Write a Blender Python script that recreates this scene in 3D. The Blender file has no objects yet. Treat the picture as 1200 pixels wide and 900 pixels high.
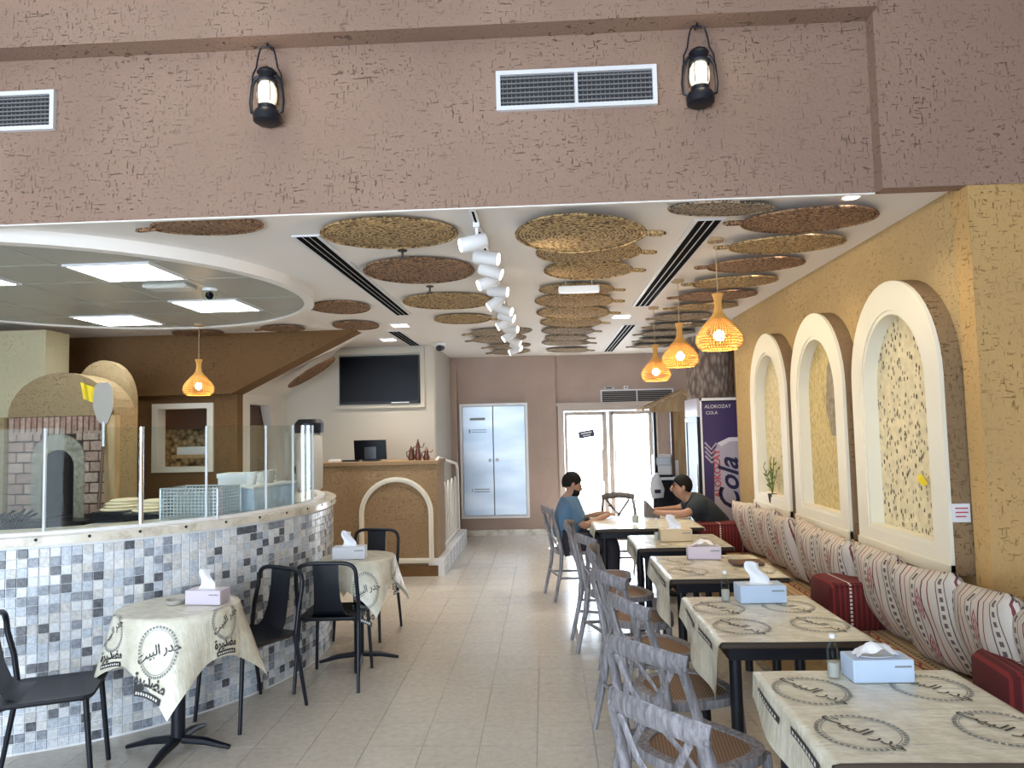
import bpy, math, random
from mathutils import Vector, Matrix
from math import pi, sin, cos, radians, sqrt, atan2

random.seed(11)
SC = bpy.context.scene
COL = SC.collection

# ------------------------------------------------------------------ camera
cam_d = bpy.data.cameras.new('camera')
cam_d.sensor_width = 36.0
cam_d.lens = 840.0 / 1200.0 * 36.0
cam_d.clip_start = 0.05
cam = bpy.data.objects.new('camera', cam_d)
COL.objects.link(cam)
CM = ((0.99870843, 0.0261521, -0.04356073), (0.04510571, -0.0617236, 0.99707355), (-0.02338684, 0.9977506, 0.06282349))
cam.matrix_world = Matrix(((CM[0][0], CM[0][1], -CM[0][2], 0), (CM[1][0], CM[1][1], -CM[1][2], 0),
                           (CM[2][0], CM[2][1], -CM[2][2], 1.65), (0, 0, 0, 1)))
SC.camera = cam

# ------------------------------------------------------------------ world and daylight
W = bpy.data.worlds.new('daylight')
SC.world = W
W.use_nodes = True
W.node_tree.nodes['Background'].inputs[0].default_value = (0.74, 0.87, 1.0, 1)
W.node_tree.nodes['Background'].inputs[1].default_value = 10.5
SC.view_settings.view_transform = 'Standard'
SC.view_settings.look = 'None'
SC.view_settings.exposure = 0.38
SC.view_settings.gamma = 1.0
SC.view_settings.use_curve_mapping = False


sun_d = bpy.data.lights.new('sun', 'SUN')
sun_d.energy = 28
sun_d.angle = radians(0.6)
sun_d.color = (1.0, 0.96, 0.9)
sun = bpy.data.objects.new('sun', sun_d)
sun.rotation_euler = (radians(-40), 0, radians(-14))
COL.objects.link(sun)


def portal(name, loc, rot, sx, sy):
    d = bpy.data.lights.new(name, 'AREA')
    d.shape = 'RECTANGLE'
    d.size, d.size_y = sx, sy
    d.cycles.is_portal = True
    o = bpy.data.objects.new(name, d)
    o.location, o.rotation_euler = loc, rot
    COL.objects.link(o)


portal('shopfront_window_portal', (-2.45, -2.95, 1.5), (pi / 2, 0, 0), 5.9, 2.6)
portal('back_door_portal', (0.98, 11.5, 1.0), (-pi / 2, 0, 0), 1.5, 1.9)


def lamp(name, kind, loc, energy, color, parent=None, target=None, size=0.05, angle=70, blend=0.6):
    d = bpy.data.lights.new(name, kind)
    d.energy, d.color = energy, color
    if kind == 'SPOT':
        d.spot_size, d.spot_blend = radians(angle), blend
        d.shadow_soft_size = size
    elif kind == 'POINT':
        d.shadow_soft_size = size
    elif kind == 'AREA':
        d.size = size
    o = bpy.data.objects.new(name, d)
    COL.objects.link(o)
    o.location = loc
    if target is not None:
        v = Vector(target) - Vector(loc)
        o.rotation_euler = v.to_track_quat('-Z', 'Y').to_euler()
    if parent is not None:
        o.parent = parent
    return o


# ------------------------------------------------------------------ materials
M = {}


def mk(name, col=(0.5, 0.5, 0.5), rough=0.6, metal=0.0, emit=None, es=0.0, spec=None, coat=0.0):
    m = bpy.data.materials.new(name)
    m.use_nodes = True
    b = m.node_tree.nodes['Principled BSDF']
    b.inputs['Base Color'].default_value = (*col, 1)
    b.inputs['Roughness'].default_value = rough
    b.inputs['Metallic'].default_value = metal
    if spec is not None:
        b.inputs['Specular IOR Level'].default_value = spec
    if coat:
        b.inputs['Coat Weight'].default_value = coat
    if emit:
        b.inputs['Emission Color'].default_value = (*emit, 1)
        b.inputs['Emission Strength'].default_value = es
    M[name] = m
    return m


class NT:
    def __init__(s, m):
        s.m, s.t = m, m.node_tree
        s.b = s.t.nodes['Principled BSDF']
        s.tc = s.t.nodes.new('ShaderNodeTexCoord')

    def n(s, kind, **kw):
        x = s.t.nodes.new(kind)
        for k, v in kw.items():
            setattr(x, k, v)
        return x

    def l(s, a, b):
        s.t.links.new(a, b)

    def coord(s, scale=(1, 1, 1), rot=(0, 0, 0), loc=(0, 0, 0), src='Object'):
        mp = s.n('ShaderNodeMapping')
        mp.inputs['Scale'].default_value = scale
        mp.inputs['Rotation'].default_value = rot
        mp.inputs['Location'].default_value = loc
        s.l(s.tc.outputs[src], mp.inputs[0])
        return mp.outputs[0]

    def noise(s, vec, scale=1.0, detail=2.0, rough=0.5):
        x = s.n('ShaderNodeTexNoise')
        x.inputs['Scale'].default_value = scale
        x.inputs['Detail'].default_value = detail
        x.inputs['Roughness'].default_value = rough
        s.l(vec, x.inputs['Vector'])
        return x.outputs[0]

    def ramp(s, fac, stops, interp='LINEAR'):
        x = s.n('ShaderNodeValToRGB')
        cr = x.color_ramp
        cr.interpolation = interp
        while len(cr.elements) < len(stops):
            cr.elements.new(0.5)
        for e, (p, c) in zip(cr.elements, stops):
            e.position = p
            e.color = (*c, 1) if len(c) == 3 else c
        s.l(fac, x.inputs[0])
        return x.outputs[0]

    def math(s, op, a, b=None, clamp=False):
        x = s.n('ShaderNodeMath', operation=op, use_clamp=clamp)
        for i, v in enumerate((a, b)):
            if v is None:
                continue
            if isinstance(v, (int, float)):
                x.inputs[i].default_value = v
            else:
                s.l(v, x.inputs[i])
        return x.outputs[0]

    def mix(s, fac, a, b, blend='MIX'):
        x = s.n('ShaderNodeMix', data_type='RGBA', blend_type=blend)
        for i, v in ((0, fac), (6, a), (7, b)):
            if isinstance(v, (int, float)):
                x.inputs[i].default_value = v
            elif isinstance(v, tuple):
                x.inputs[i].default_value = (*v, 1)
            else:
                s.l(v, x.inputs[i])
        return x.outputs[2]

    def color(s, c):
        s.l(c, s.b.inputs['Base Color'])

    def bump(s, h, strength=0.3, dist=0.01):
        x = s.n('ShaderNodeBump')
        x.inputs['Strength'].default_value = strength
        x.inputs['Distance'].default_value = dist
        s.l(h, x.inputs['Height'])
        s.l(x.outputs[0], s.b.inputs['Normal'])

    def xyz(s, vec):
        x = s.n('ShaderNodeSeparateXYZ')
        s.l(vec, x.inputs[0])
        return x.outputs


def plaster(name, col, dark, amount=0.64, sc=1.0):
    m = mk(name, col, 0.85, spec=0.2)
    t = NT(m)
    lo = t.noise(t.coord((1, 1, 1)), 1.3 * sc, 3)
    base = t.ramp(lo, [(0.3, tuple(c * 0.9 for c in col)), (0.7, tuple(min(1, c * 1.08) for c in col))])
    fl = []
    for i, (s3, r) in enumerate([((17, 17, 95), 0.35), ((95, 95, 20), -0.3), ((50, 50, 50), 0.0)]):
        nz = t.noise(t.coord(tuple(v * sc for v in s3), (r, r * 0.7, 0.2 * i), (i * 7.3, 2.1 * i, i)), 1.0, 2.5, 0.6)
        th = amount + (0.035 if i == 2 else 0)
        fl.append(t.ramp(nz, [(th, (0, 0, 0)), (th + 0.04, (1, 1, 1))]))
    mask = t.ramp(t.noise(t.coord(), 2.6 * sc, 2), [(0.38, (0.25, 0.25, 0.25)), (0.6, (1, 1, 1))])
    f = t.math('MAXIMUM', t.math('MAXIMUM', fl[0], fl[1]), fl[2])
    f = t.math('MULTIPLY', f, mask, True)
    t.color(t.mix(f, base, dark))
    fine = t.noise(t.coord((1, 1, 1)), 60 * sc, 4)
    h = t.math('SUBTRACT', t.math('MULTIPLY', fine, 0.35), f)
    t.bump(h, 0.7, 0.014)
    return m


plaster('plaster_mauve', (0.305, 0.203, 0.155), (0.13, 0.085, 0.065), 0.64)
plaster('plaster_gold', (0.47, 0.335, 0.165), (0.22, 0.14, 0.06), 0.635)
plaster('plaster_gold_fine', (0.52, 0.335, 0.14), (0.25, 0.15, 0.055), 0.635)
plaster('plaster_surround', (0.25, 0.165, 0.09), (0.12, 0.075, 0.035), 0.62)  # brown plaster, with the shade on the arch sides darkened into it
plaster('plaster_brown', (0.18, 0.10, 0.045), (0.10, 0.055, 0.02), 0.64)
plaster('plaster_counter', (0.33, 0.225, 0.13), (0.17, 0.10, 0.05), 0.62, 1.3)
plaster('plaster_back', (0.45, 0.345, 0.295), (0.31, 0.23, 0.19), 0.70)
plaster('plaster_oven', (0.35, 0.265, 0.15), (0.19, 0.13, 0.06), 0.62, 1.2)
plaster('plaster_pale', (0.55, 0.50, 0.33), (0.35, 0.30, 0.17), 0.66, 1.2)  # oven plaster lightened for the flue: panel light put into the colour
mk('white_paint', (0.72, 0.69, 0.66), 0.7)
mk('tv_wall_paint', (0.55, 0.51, 0.44), 0.8)
mk('corridor_paint', (0.42, 0.40, 0.37), 0.8)
mk('ceiling_paint', (0.80, 0.765, 0.735), 0.8)
mk('white_gloss', (0.82, 0.82, 0.84), 0.35)
mk('cream_frame', (0.72, 0.69, 0.58), 0.55)
mk('white_trim', (0.80, 0.76, 0.68), 0.5)
mk('grille_white', (0.72, 0.73, 0.77), 0.45)
mk('grille_dark', (0.03, 0.03, 0.035), 0.7)
mk('grille_blade', (0.20, 0.20, 0.21), 0.5)
mk('slot_black', (0.003, 0.003, 0.004), 0.9, spec=0.05)
mk('black_metal', (0.008, 0.010, 0.017), 0.38, spec=0.35)
mk('black_gloss', (0.003, 0.003, 0.006), 0.25, spec=0.1)
mk('bezel_grey', (0.45, 0.43, 0.40), 0.5)
mk('chrome', (0.75, 0.76, 0.78), 0.15, 1.0)
mk('steel', (0.55, 0.60, 0.66), 0.42, 0.75)
mk('lamp_white', (0.9, 0.9, 0.9), 0.4, emit=(1, 0.96, 0.9), es=9.0)
mk('spot_face', (1, 1, 1), 0.4, emit=(1, 0.93, 0.8), es=7.0)
mk('panel_light', (1, 1, 1), 0.4, emit=(0.97, 1.0, 0.96), es=9.0)
mk('bulb_warm', (1, 1, 1), 0.4, emit=(1, 0.90, 0.70), es=14.0)
mk('lantern_glow', (0.9, 0.87, 0.75), 0.3, emit=(1, 0.93, 0.7), es=0.55)
mk('candle_wax', (0.75, 0.68, 0.5), 0.5)
mk('rail_white', (0.78, 0.76, 0.72), 0.4)
mk('tissue_box_blue', (0.50, 0.62, 0.80), 0.5)
mk('tissue_box_pink', (0.62, 0.56, 0.66), 0.5)
mk('tissue_box_tan', (0.62, 0.50, 0.33), 0.6)
mk('tissue_box_white', (0.66, 0.68, 0.74), 0.5)
mk('tissue_paper', (0.82, 0.84, 0.90), 0.8)
mk('print_ink', (0.03, 0.03, 0.028), 0.5)
mk('print_grey', (0.22, 0.24, 0.24), 0.5)
mk('print_white', (0.8, 0.8, 0.78), 0.5)
mk('cola_blue', (0.05, 0.035, 0.12), 0.3)
mk('cola_navy', (0.02, 0.016, 0.06), 0.35)
mk('cola_can', (0.42, 0.38, 0.45), 0.3)
mk('cola_can_rim', (0.68, 0.64, 0.70), 0.3)
mk('cola_red', (0.45, 0.05, 0.06), 0.35)
mk('fridge_body', (0.02, 0.02, 0.035), 0.35)
mk('brick_mortar', (0.05, 0.03, 0.025), 0.9)
mk('soot', (0.012, 0.011, 0.012), 0.9)
mk('pale_dough', (0.70, 0.60, 0.42), 0.7)
mk('yellow_cloth', (0.85, 0.66, 0.03), 0.7)
mk('dark_wood', (0.10, 0.05, 0.03), 0.5)
mk('door_alu', (0.52, 0.44, 0.38), 0.4)
mk('leaf_green', (0.10, 0.16, 0.03), 0.6)
mk('pot_dark', (0.05, 0.045, 0.04), 0.6)
mk('skin', (0.36, 0.20, 0.13), 0.5)
mk('hair_black', (0.006, 0.005, 0.005), 0.7, spec=0.2)
mk('shirt_blue', (0.09, 0.17, 0.27), 0.85)
mk('shirt_black', (0.018, 0.026, 0.032), 0.85)
mk('trousers_dark', (0.03, 0.028, 0.04), 0.85)
mk('shoe_black', (0.012, 0.012, 0.015), 0.4)
mk('eye_dark', (0.02, 0.015, 0.012), 0.2)
mk('lip', (0.26, 0.11, 0.08), 0.5)
mk('cardboard', (0.50, 0.40, 0.26), 0.8)
mk('plate_white', (0.78, 0.78, 0.80), 0.4)
mk('brass', (0.14, 0.05, 0.035), 0.3, 0.5)
mk('outdoor_paving', (0.62, 0.60, 0.57), 0.85)
mk('table_edge', (0.05, 0.035, 0.025), 0.5)
mk('ceramic_black', (0.01, 0.012, 0.018), 0.25)
mk('cord_tan', (0.45, 0.32, 0.18), 0.7)

# floor tile, grout
m = mk('floor_tile', (0.50, 0.44, 0.36), 0.16, spec=0.5)
t = NT(m)
oi = t.n('ShaderNodeObjectInfo')
geo = t.n('ShaderNodeNewGeometry')
nz = t.noise(geo.outputs['Position'], 24, 5, 0.65)
big = t.noise(geo.outputs['Position'], 1.2, 2)
a = t.ramp(nz, [(0.3, (0.50, 0.465, 0.40)), (0.5, (0.59, 0.555, 0.49)), (0.72, (0.68, 0.645, 0.58))])
a = t.mix(0.25, a, t.ramp(big, [(0.35, (0.50, 0.45, 0.37)), (0.65, (0.66, 0.61, 0.54))]))
t.color(a)
t.l(t.ramp(t.noise(geo.outputs['Position'], 9, 3), [(0.3, (0.12, 0.12, 0.12)), (0.7, (0.26, 0.26, 0.26))]), t.b.inputs['Roughness'])
mk('floor_grout', (0.44, 0.40, 0.34), 0.8)

# grey ceiling tile
m = mk('ceiling_tile', (0.42, 0.43, 0.40), 0.35)
t = NT(m)
t.color(t.ramp(t.noise(t.coord(), 70, 3), [(0.3, (0.36, 0.37, 0.34)), (0.7, (0.46, 0.47, 0.44))]))
mk('tile_grid', (0.60, 0.61, 0.60), 0.4)

# mosaic marbles
for i, (c1, c2) in enumerate([((0.76, 0.78, 0.81), (0.56, 0.59, 0.64)), ((0.60, 0.65, 0.72), (0.38, 0.43, 0.51)),
                              ((0.68, 0.68, 0.68), (0.46, 0.46, 0.46)), ((0.34, 0.37, 0.43), (0.17, 0.19, 0.23)),
                              ((0.15, 0.16, 0.18), (0.06, 0.065, 0.08)), ((0.80, 0.80, 0.80), (0.64, 0.65, 0.66))]):
    m = mk('mosaic_%d' % i, c1, 0.25)
    t = NT(m)
    geo = t.n('ShaderNodeNewGeometry')
    t.color(t.ramp(t.noise(geo.outputs['Position'], 55, 4, 0.7), [(0.35, c2), (0.62, c1)]))
mk('mosaic_grout', (0.78, 0.79, 0.81), 0.8)
m = mk('marble', (0.70, 0.66, 0.58), 0.2)
t = NT(m)
nz = t.noise(t.coord(), 7, 6, 0.7)
t.color(t.ramp(nz, [(0.35, (0.45, 0.40, 0.32)), (0.5, (0.68, 0.63, 0.53)), (0.7, (0.76, 0.73, 0.66))]))

# woven palm mat
for nm, d, l_ in (('woven_tan', (0.15, 0.08, 0.03), (0.50, 0.34, 0.16)), ('woven_brown', (0.09, 0.045, 0.025), (0.34, 0.19, 0.10)),
                  ('woven_grey', (0.10, 0.07, 0.05), (0.42, 0.32, 0.22))):
    m = mk(nm, l_, 0.85)
    t = NT(m)
    xyz = t.xyz(t.tc.outputs['Object'])
    ang = t.math('ARCTAN2', xyz[1], xyz[0])
    r2 = t.math('SQRT', t.math('ADD', t.math('MULTIPLY', xyz[0], xyz[0]), t.math('MULTIPLY', t.math('MULTIPLY', xyz[1], xyz[1]), 1.5)))
    coil = t.math('SINE', t.math('MULTIPLY', r2, 330.0))
    st = t.math('SINE', t.math('ADD', t.math('MULTIPLY', ang, 95.0), t.math('MULTIPLY', r2, 900.0)))
    nz = t.noise(t.coord((1, 1.4, 1)), 48, 3, 0.65)
    f = t.math('ADD', t.math('MULTIPLY', t.math('ADD', coil, st), 0.055), nz)
    t.color(t.ramp(f, [(0.40, tuple(x * 0.4 for x in d)), (0.48, tuple(0.5 * x + 0.5 * y for x, y in zip(d, l_))), (0.60, tuple(y * 1.15 for y in l_))]))
    t.bump(f, 0.8, 0.01)

# rattan pendant
mk('rattan', (0.62, 0.33, 0.08), 0.6)
m = mk('rattan_skin', (0.62, 0.30, 0.06), 0.6)
t = NT(m)
tr = t.n('ShaderNodeBsdfTranslucent')
tr.inputs[0].default_value = (0.95, 0.50, 0.12, 1)
ms = t.n('ShaderNodeMixShader')
ms.inputs[0].default_value = 0.65
t.l(t.b.outputs[0], ms.inputs[1])
t.l(tr.outputs[0], ms.inputs[2])
t.l(ms.outputs[0], t.t.nodes['Material Output'].inputs[0])

# white-washed grey chair wood
for nm, c in (('chair_wood', (0.25, 0.24, 0.262)), ('chair_wood_dark', (0.16, 0.14, 0.14))):
    m = mk(nm, c, 0.6)
    t = NT(m)
    nz = t.noise(t.coord((60, 60, 7)), 1.0, 4, 0.7)
    t.color(t.ramp(nz, [(0.32, tuple(v * 0.42 for v in c)), (0.5, tuple(v * 0.85 for v in c)), (0.68, tuple(min(1, v * 1.35) for v in c))]))
    t.bump(nz, 0.25, 0.004)
m = mk('cane_seat', (0.22, 0.13, 0.08), 0.7)
t = NT(m)
ck = t.n('ShaderNodeTexChecker')
ck.inputs['Scale'].default_value = 110
ck.inputs['Color1'].default_value = (0.28, 0.17, 0.10, 1)
ck.inputs['Color2'].default_value = (0.13, 0.075, 0.045, 1)
t.l(t.coord(), ck.inputs[0])
t.color(ck.outputs[0])

# plastic table cloth with creases
m = mk('table_cloth', (0.62, 0.58, 0.45), 0.22, spec=0.5)
t = NT(m)
nz = t.noise(t.coord((1, 1, 1)), 9, 5, 0.65)
nz2 = t.noise(t.coord((4, 26, 4)), 1, 3, 0.6)
t.color(t.ramp(nz, [(0.3, (0.60, 0.57, 0.45)), (0.6, (0.76, 0.74, 0.63))]))
t.bump(t.math('ADD', nz, nz2), 0.5, 0.012)

# kilim fabrics
m = mk('cushion_kilim', (0.6, 0.54, 0.47), 0.95)
t = NT(m)
xyz = t.xyz(t.tc.outputs['Object'])
yy_ = t.math('ADD', t.math('MULTIPLY', xyz[1], 5.4), 20.5)
fr = t.math('FRACT', yy_)
line = t.ramp(fr, [(0.0, (0.53, 0.475, 0.42)), (0.06, (0.15, 0.035, 0.04)), (0.11, (0.50, 0.45, 0.40)), (0.34, (0.10, 0.08, 0.08)),
                   (0.37, (0.53, 0.475, 0.41)), (0.60, (0.10, 0.08, 0.08)), (0.63, (0.53, 0.475, 0.41)), (0.86, (0.25, 0.05, 0.05)), (0.90, (0.53, 0.475, 0.42))], 'CONSTANT')
# dashes between the thin lines, diamonds in every other band
zf = t.math('FRACT', t.math('MULTIPLY', xyz[2], 26.0))
band = t.math('LESS_THAN', t.math('ABSOLUTE', t.math('SUBTRACT', fr, 0.49)), 0.05)
dash = t.math('MULTIPLY', band, t.math('GREATER_THAN', zf, 0.45))
dy = t.math('ABSOLUTE', t.math('SUBTRACT', t.math('FRACT', t.math('MULTIPLY', yy_, 0.5)), 0.12))
dz = t.math('ABSOLUTE', t.math('SUBTRACT', t.math('FRACT', t.math('MULTIPLY', xyz[2], 4.6)), 0.5))
dd = t.math('ADD', t.math('MULTIPLY', dy, 4.0), dz)
dia = t.math('LESS_THAN', dd, 0.36)
ring = t.math('LESS_THAN', t.math('FRACT', t.math('MULTIPLY', dd, 7.0)), 0.55)
c = t.mix(dash, line, (0.12, 0.09, 0.09))
c = t.mix(t.math('MULTIPLY', dia, ring), c, (0.28, 0.05, 0.06))
t.color(c)
t.bump(t.noise(t.coord(), 160, 3), 0.4, 0.004)

m = mk('bolster_red', (0.20, 0.02, 0.02), 0.9)
t = NT(m)
xyz = t.xyz(t.tc.outputs['Object'])
st = t.math('SINE', t.math('MULTIPLY', xyz[0], 210.0))
c = t.ramp(st, [(0.2, (0.085, 0.008, 0.010)), (0.8, (0.20, 0.018, 0.018))])
b1 = t.math('LESS_THAN', t.math('ABSOLUTE', t.math('ADD', xyz[0], 0.08)), 0.007)
b2 = t.math('LESS_THAN', t.math('ABSOLUTE', t.math('SUBTRACT', xyz[0], 0.12)), 0.003)
dots = t.math('GREATER_THAN', t.math('FRACT', t.math('MULTIPLY', t.math('ADD', xyz[2], xyz[1]), 45.0)), 0.4)
c = t.mix(t.math('MULTIPLY', b1, dots), c, (0.65, 0.6, 0.55))
c = t.mix(b2, c, (0.45, 0.35, 0.3))
t.color(c)
t.bump(t.noise(t.coord(), 140, 3), 0.4, 0.004)

m = mk('bench_kilim', (0.42, 0.30, 0.17), 0.95)
t = NT(m)
xyz = t.xyz(t.tc.outputs['Object'])
u = t.math('MULTIPLY', xyz[0], 6.2)
fr = t.math('FRACT', u)
c = t.ramp(fr, [(0, (0.46, 0.34, 0.19)), (0.16, (0.13, 0.06, 0.04)), (0.22, (0.47, 0.35, 0.2)), (0.40, (0.30, 0.09, 0.05)), (0.45, (0.43, 0.31, 0.17)),
               (0.60, (0.08, 0.06, 0.05)), (0.70, (0.48, 0.36, 0.22)), (0.9, (0.32, 0.11, 0.06)), (0.93, (0.46, 0.34, 0.19))], 'CONSTANT')
zz = t.math('ABSOLUTE', t.math('SUBTRACT', t.math('FRACT', t.math('MULTIPLY', xyz[1], 9.0)), 0.5))
zig = t.math('LESS_THAN', t.math('ABSOLUTE', t.math('SUBTRACT', t.math('ADD', t.math('MULTIPLY', zz, 0.35), 0.2), fr)), 0.05)
chk = t.math('MULTIPLY', t.math('LESS_THAN', t.math('ABSOLUTE', t.math('SUBTRACT', fr, 0.65)), 0.05), t.math('GREATER_THAN', t.math('FRACT', t.math('MULTIPLY', xyz[1], 30.0)), 0.5))
c = t.mix(zig, c, (0.27, 0.06, 0.04))
c = t.mix(chk, c, (0.45, 0.34, 0.2))
t.color(c)

# pebble and straw infill of the arches
for nm, light, dk, scl in (('pebble_coarse', (0.66, 0.59, 0.40), (0.03, 0.025, 0.02), 34), ('pebble_fine', (0.64, 0.56, 0.35), (0.12, 0.09, 0.04), 44)):
    m = mk(nm, light, 0.85)
    t = NT(m)
    vo = t.n('ShaderNodeTexVoronoi')
    vo.inputs['Scale'].default_value = scl
    t.l(t.coord((1, 1.35, 0.8), (0.35, 0, 0)), vo.inputs['Vector'])
    hx = t.xyz(vo.outputs['Color'])
    spot = t.math('LESS_THAN', vo.outputs['Distance'], t.math('ADD', t.math('MULTIPLY', hx[0], 0.45), 0.02))
    big = t.math('GREATER_THAN', hx[1], 0.25)
    f = t.math('MULTIPLY', spot, big)
    base = t.ramp(t.noise(t.coord(), 18, 4), [(0.3, tuple(v * 0.82 for v in light)), (0.7, tuple(min(1, v * 1.1) for v in light))])
    col2 = t.mix(hx[2], dk, tuple(v * 0.5 for v in light))
    t.color(t.mix(f, base, col2))
    t.bump(t.math('SUBTRACT', 1.0, f), 0.6, 0.01)
m = mk('straw_infill', (0.56, 0.45, 0.22), 0.9)
t = NT(m)
nz = t.noise(t.coord((1, 34, 16), (0.5, 0, 0)), 1.6, 4, 0.7)
t.color(t.ramp(nz, [(0.3, (0.30, 0.21, 0.08)), (0.48, (0.54, 0.43, 0.2)), (0.7, (0.66, 0.56, 0.32))]))
t.bump(nz, 0.7, 0.01)
m = mk('grey_stone_patch', (0.28, 0.24, 0.18), 0.9)
t = NT(m)
t.color(t.ramp(t.noise(t.coord(), 22, 4), [(0.3, (0.2, 0.17, 0.12)), (0.7, (0.36, 0.31, 0.23))]))

# rough column, stone wall, brick
m = mk('column_stone', (0.30, 0.23, 0.19), 0.9)
t = NT(m)
vo = t.n('ShaderNodeTexVoronoi')
vo.inputs['Scale'].default_value = 14
t.l(t.coord((1.6, 1.6, 0.6)), vo.inputs['Vector'])
t.color(t.ramp(vo.outputs['Distance'], [(0.1, (0.55, 0.44, 0.37)), (0.7, (0.22, 0.16, 0.13))]))
t.bump(vo.outputs['Distance'], 0.7, 0.02)
m = mk('rough_stone', (0.35, 0.28, 0.16), 0.9)
t = NT(m)
vo = t.n('ShaderNodeTexVoronoi')
vo.inputs['Scale'].default_value = 16
t.l(t.coord(), vo.inputs['Vector'])
t.color(t.ramp(vo.outputs['Distance'], [(0.1, (0.45, 0.37, 0.22)), (0.6, (0.22, 0.16, 0.08)), (0.8, (0.06, 0.04, 0.02))]))
t.bump(vo.outputs['Distance'], 0.8, 0.02)
for i, c in enumerate([(0.42, 0.28, 0.22), (0.36, 0.23, 0.18), (0.46, 0.33, 0.27)]):
    m = mk('brick_%d' % i, c, 0.9)
    t = NT(m)
    t.color(t.ramp(t.noise(t.coord(), 30, 4), [(0.3, tuple(v * 0.7 for v in c)), (0.7, tuple(v * 1.15 for v in c))]))
m = mk('arch_stone', (0.30, 0.27, 0.21), 0.9)
t = NT(m)
t.color(t.ramp(t.noise(t.coord(), 26, 4), [(0.3, (0.2, 0.18, 0.14)), (0.7, (0.38, 0.35, 0.28))]))
m = mk('light_wood', (0.46, 0.31, 0.16), 0.6)
t = NT(m)
t.color(t.ramp(t.noise(t.coord((20, 20, 3)), 1, 4), [(0.3, (0.36, 0.23, 0.11)), (0.7, (0.52, 0.37, 0.20))]))
m = mk('brushed_panel', (0.50, 0.57, 0.66), 0.4, 0.6)
t = NT(m)
t.color(t.ramp(t.noise(t.coord((0.8, 1, 2.4)), 1.5, 2), [(0.35, (0.42, 0.50, 0.60)), (0.65, (0.60, 0.66, 0.74))]))


def glass(name, tint=(0.93, 0.97, 0.96), gloss=0.12):
    m = bpy.data.materials.new(name)
    m.use_nodes = True
    nt = m.node_tree
    nt.nodes.remove(nt.nodes['Principled BSDF'])
    tr = nt.nodes.new('ShaderNodeBsdfTransparent')
    tr.inputs[0].default_value = (*tint, 1)
    gl = nt.nodes.new('ShaderNodeBsdfGlossy')
    gl.inputs['Roughness'].default_value = 0.03
    fz = nt.nodes.new('ShaderNodeFresnel')
    fz.inputs[0].default_value = 1.5
    ad = nt.nodes.new('ShaderNodeMath')
    ad.operation = 'MULTIPLY_ADD'
    ad.inputs[1].default_value = 0.18
    ad.inputs[2].default_value = 0.0
    mx = nt.nodes.new('ShaderNodeMixShader')
    nt.links.new(fz.outputs[0], ad.inputs[0])
    nt.links.new(ad.outputs[0], mx.inputs[0])
    nt.links.new(tr.outputs[0], mx.inputs[1])
    nt.links.new(gl.outputs[0], mx.inputs[2])
    nt.links.new(mx.outputs[0], nt.nodes['Material Output'].inputs[0])
    M[name] = m


glass('clear_glass')
glass('door_glass', (0.97, 0.98, 1.0))


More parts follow.
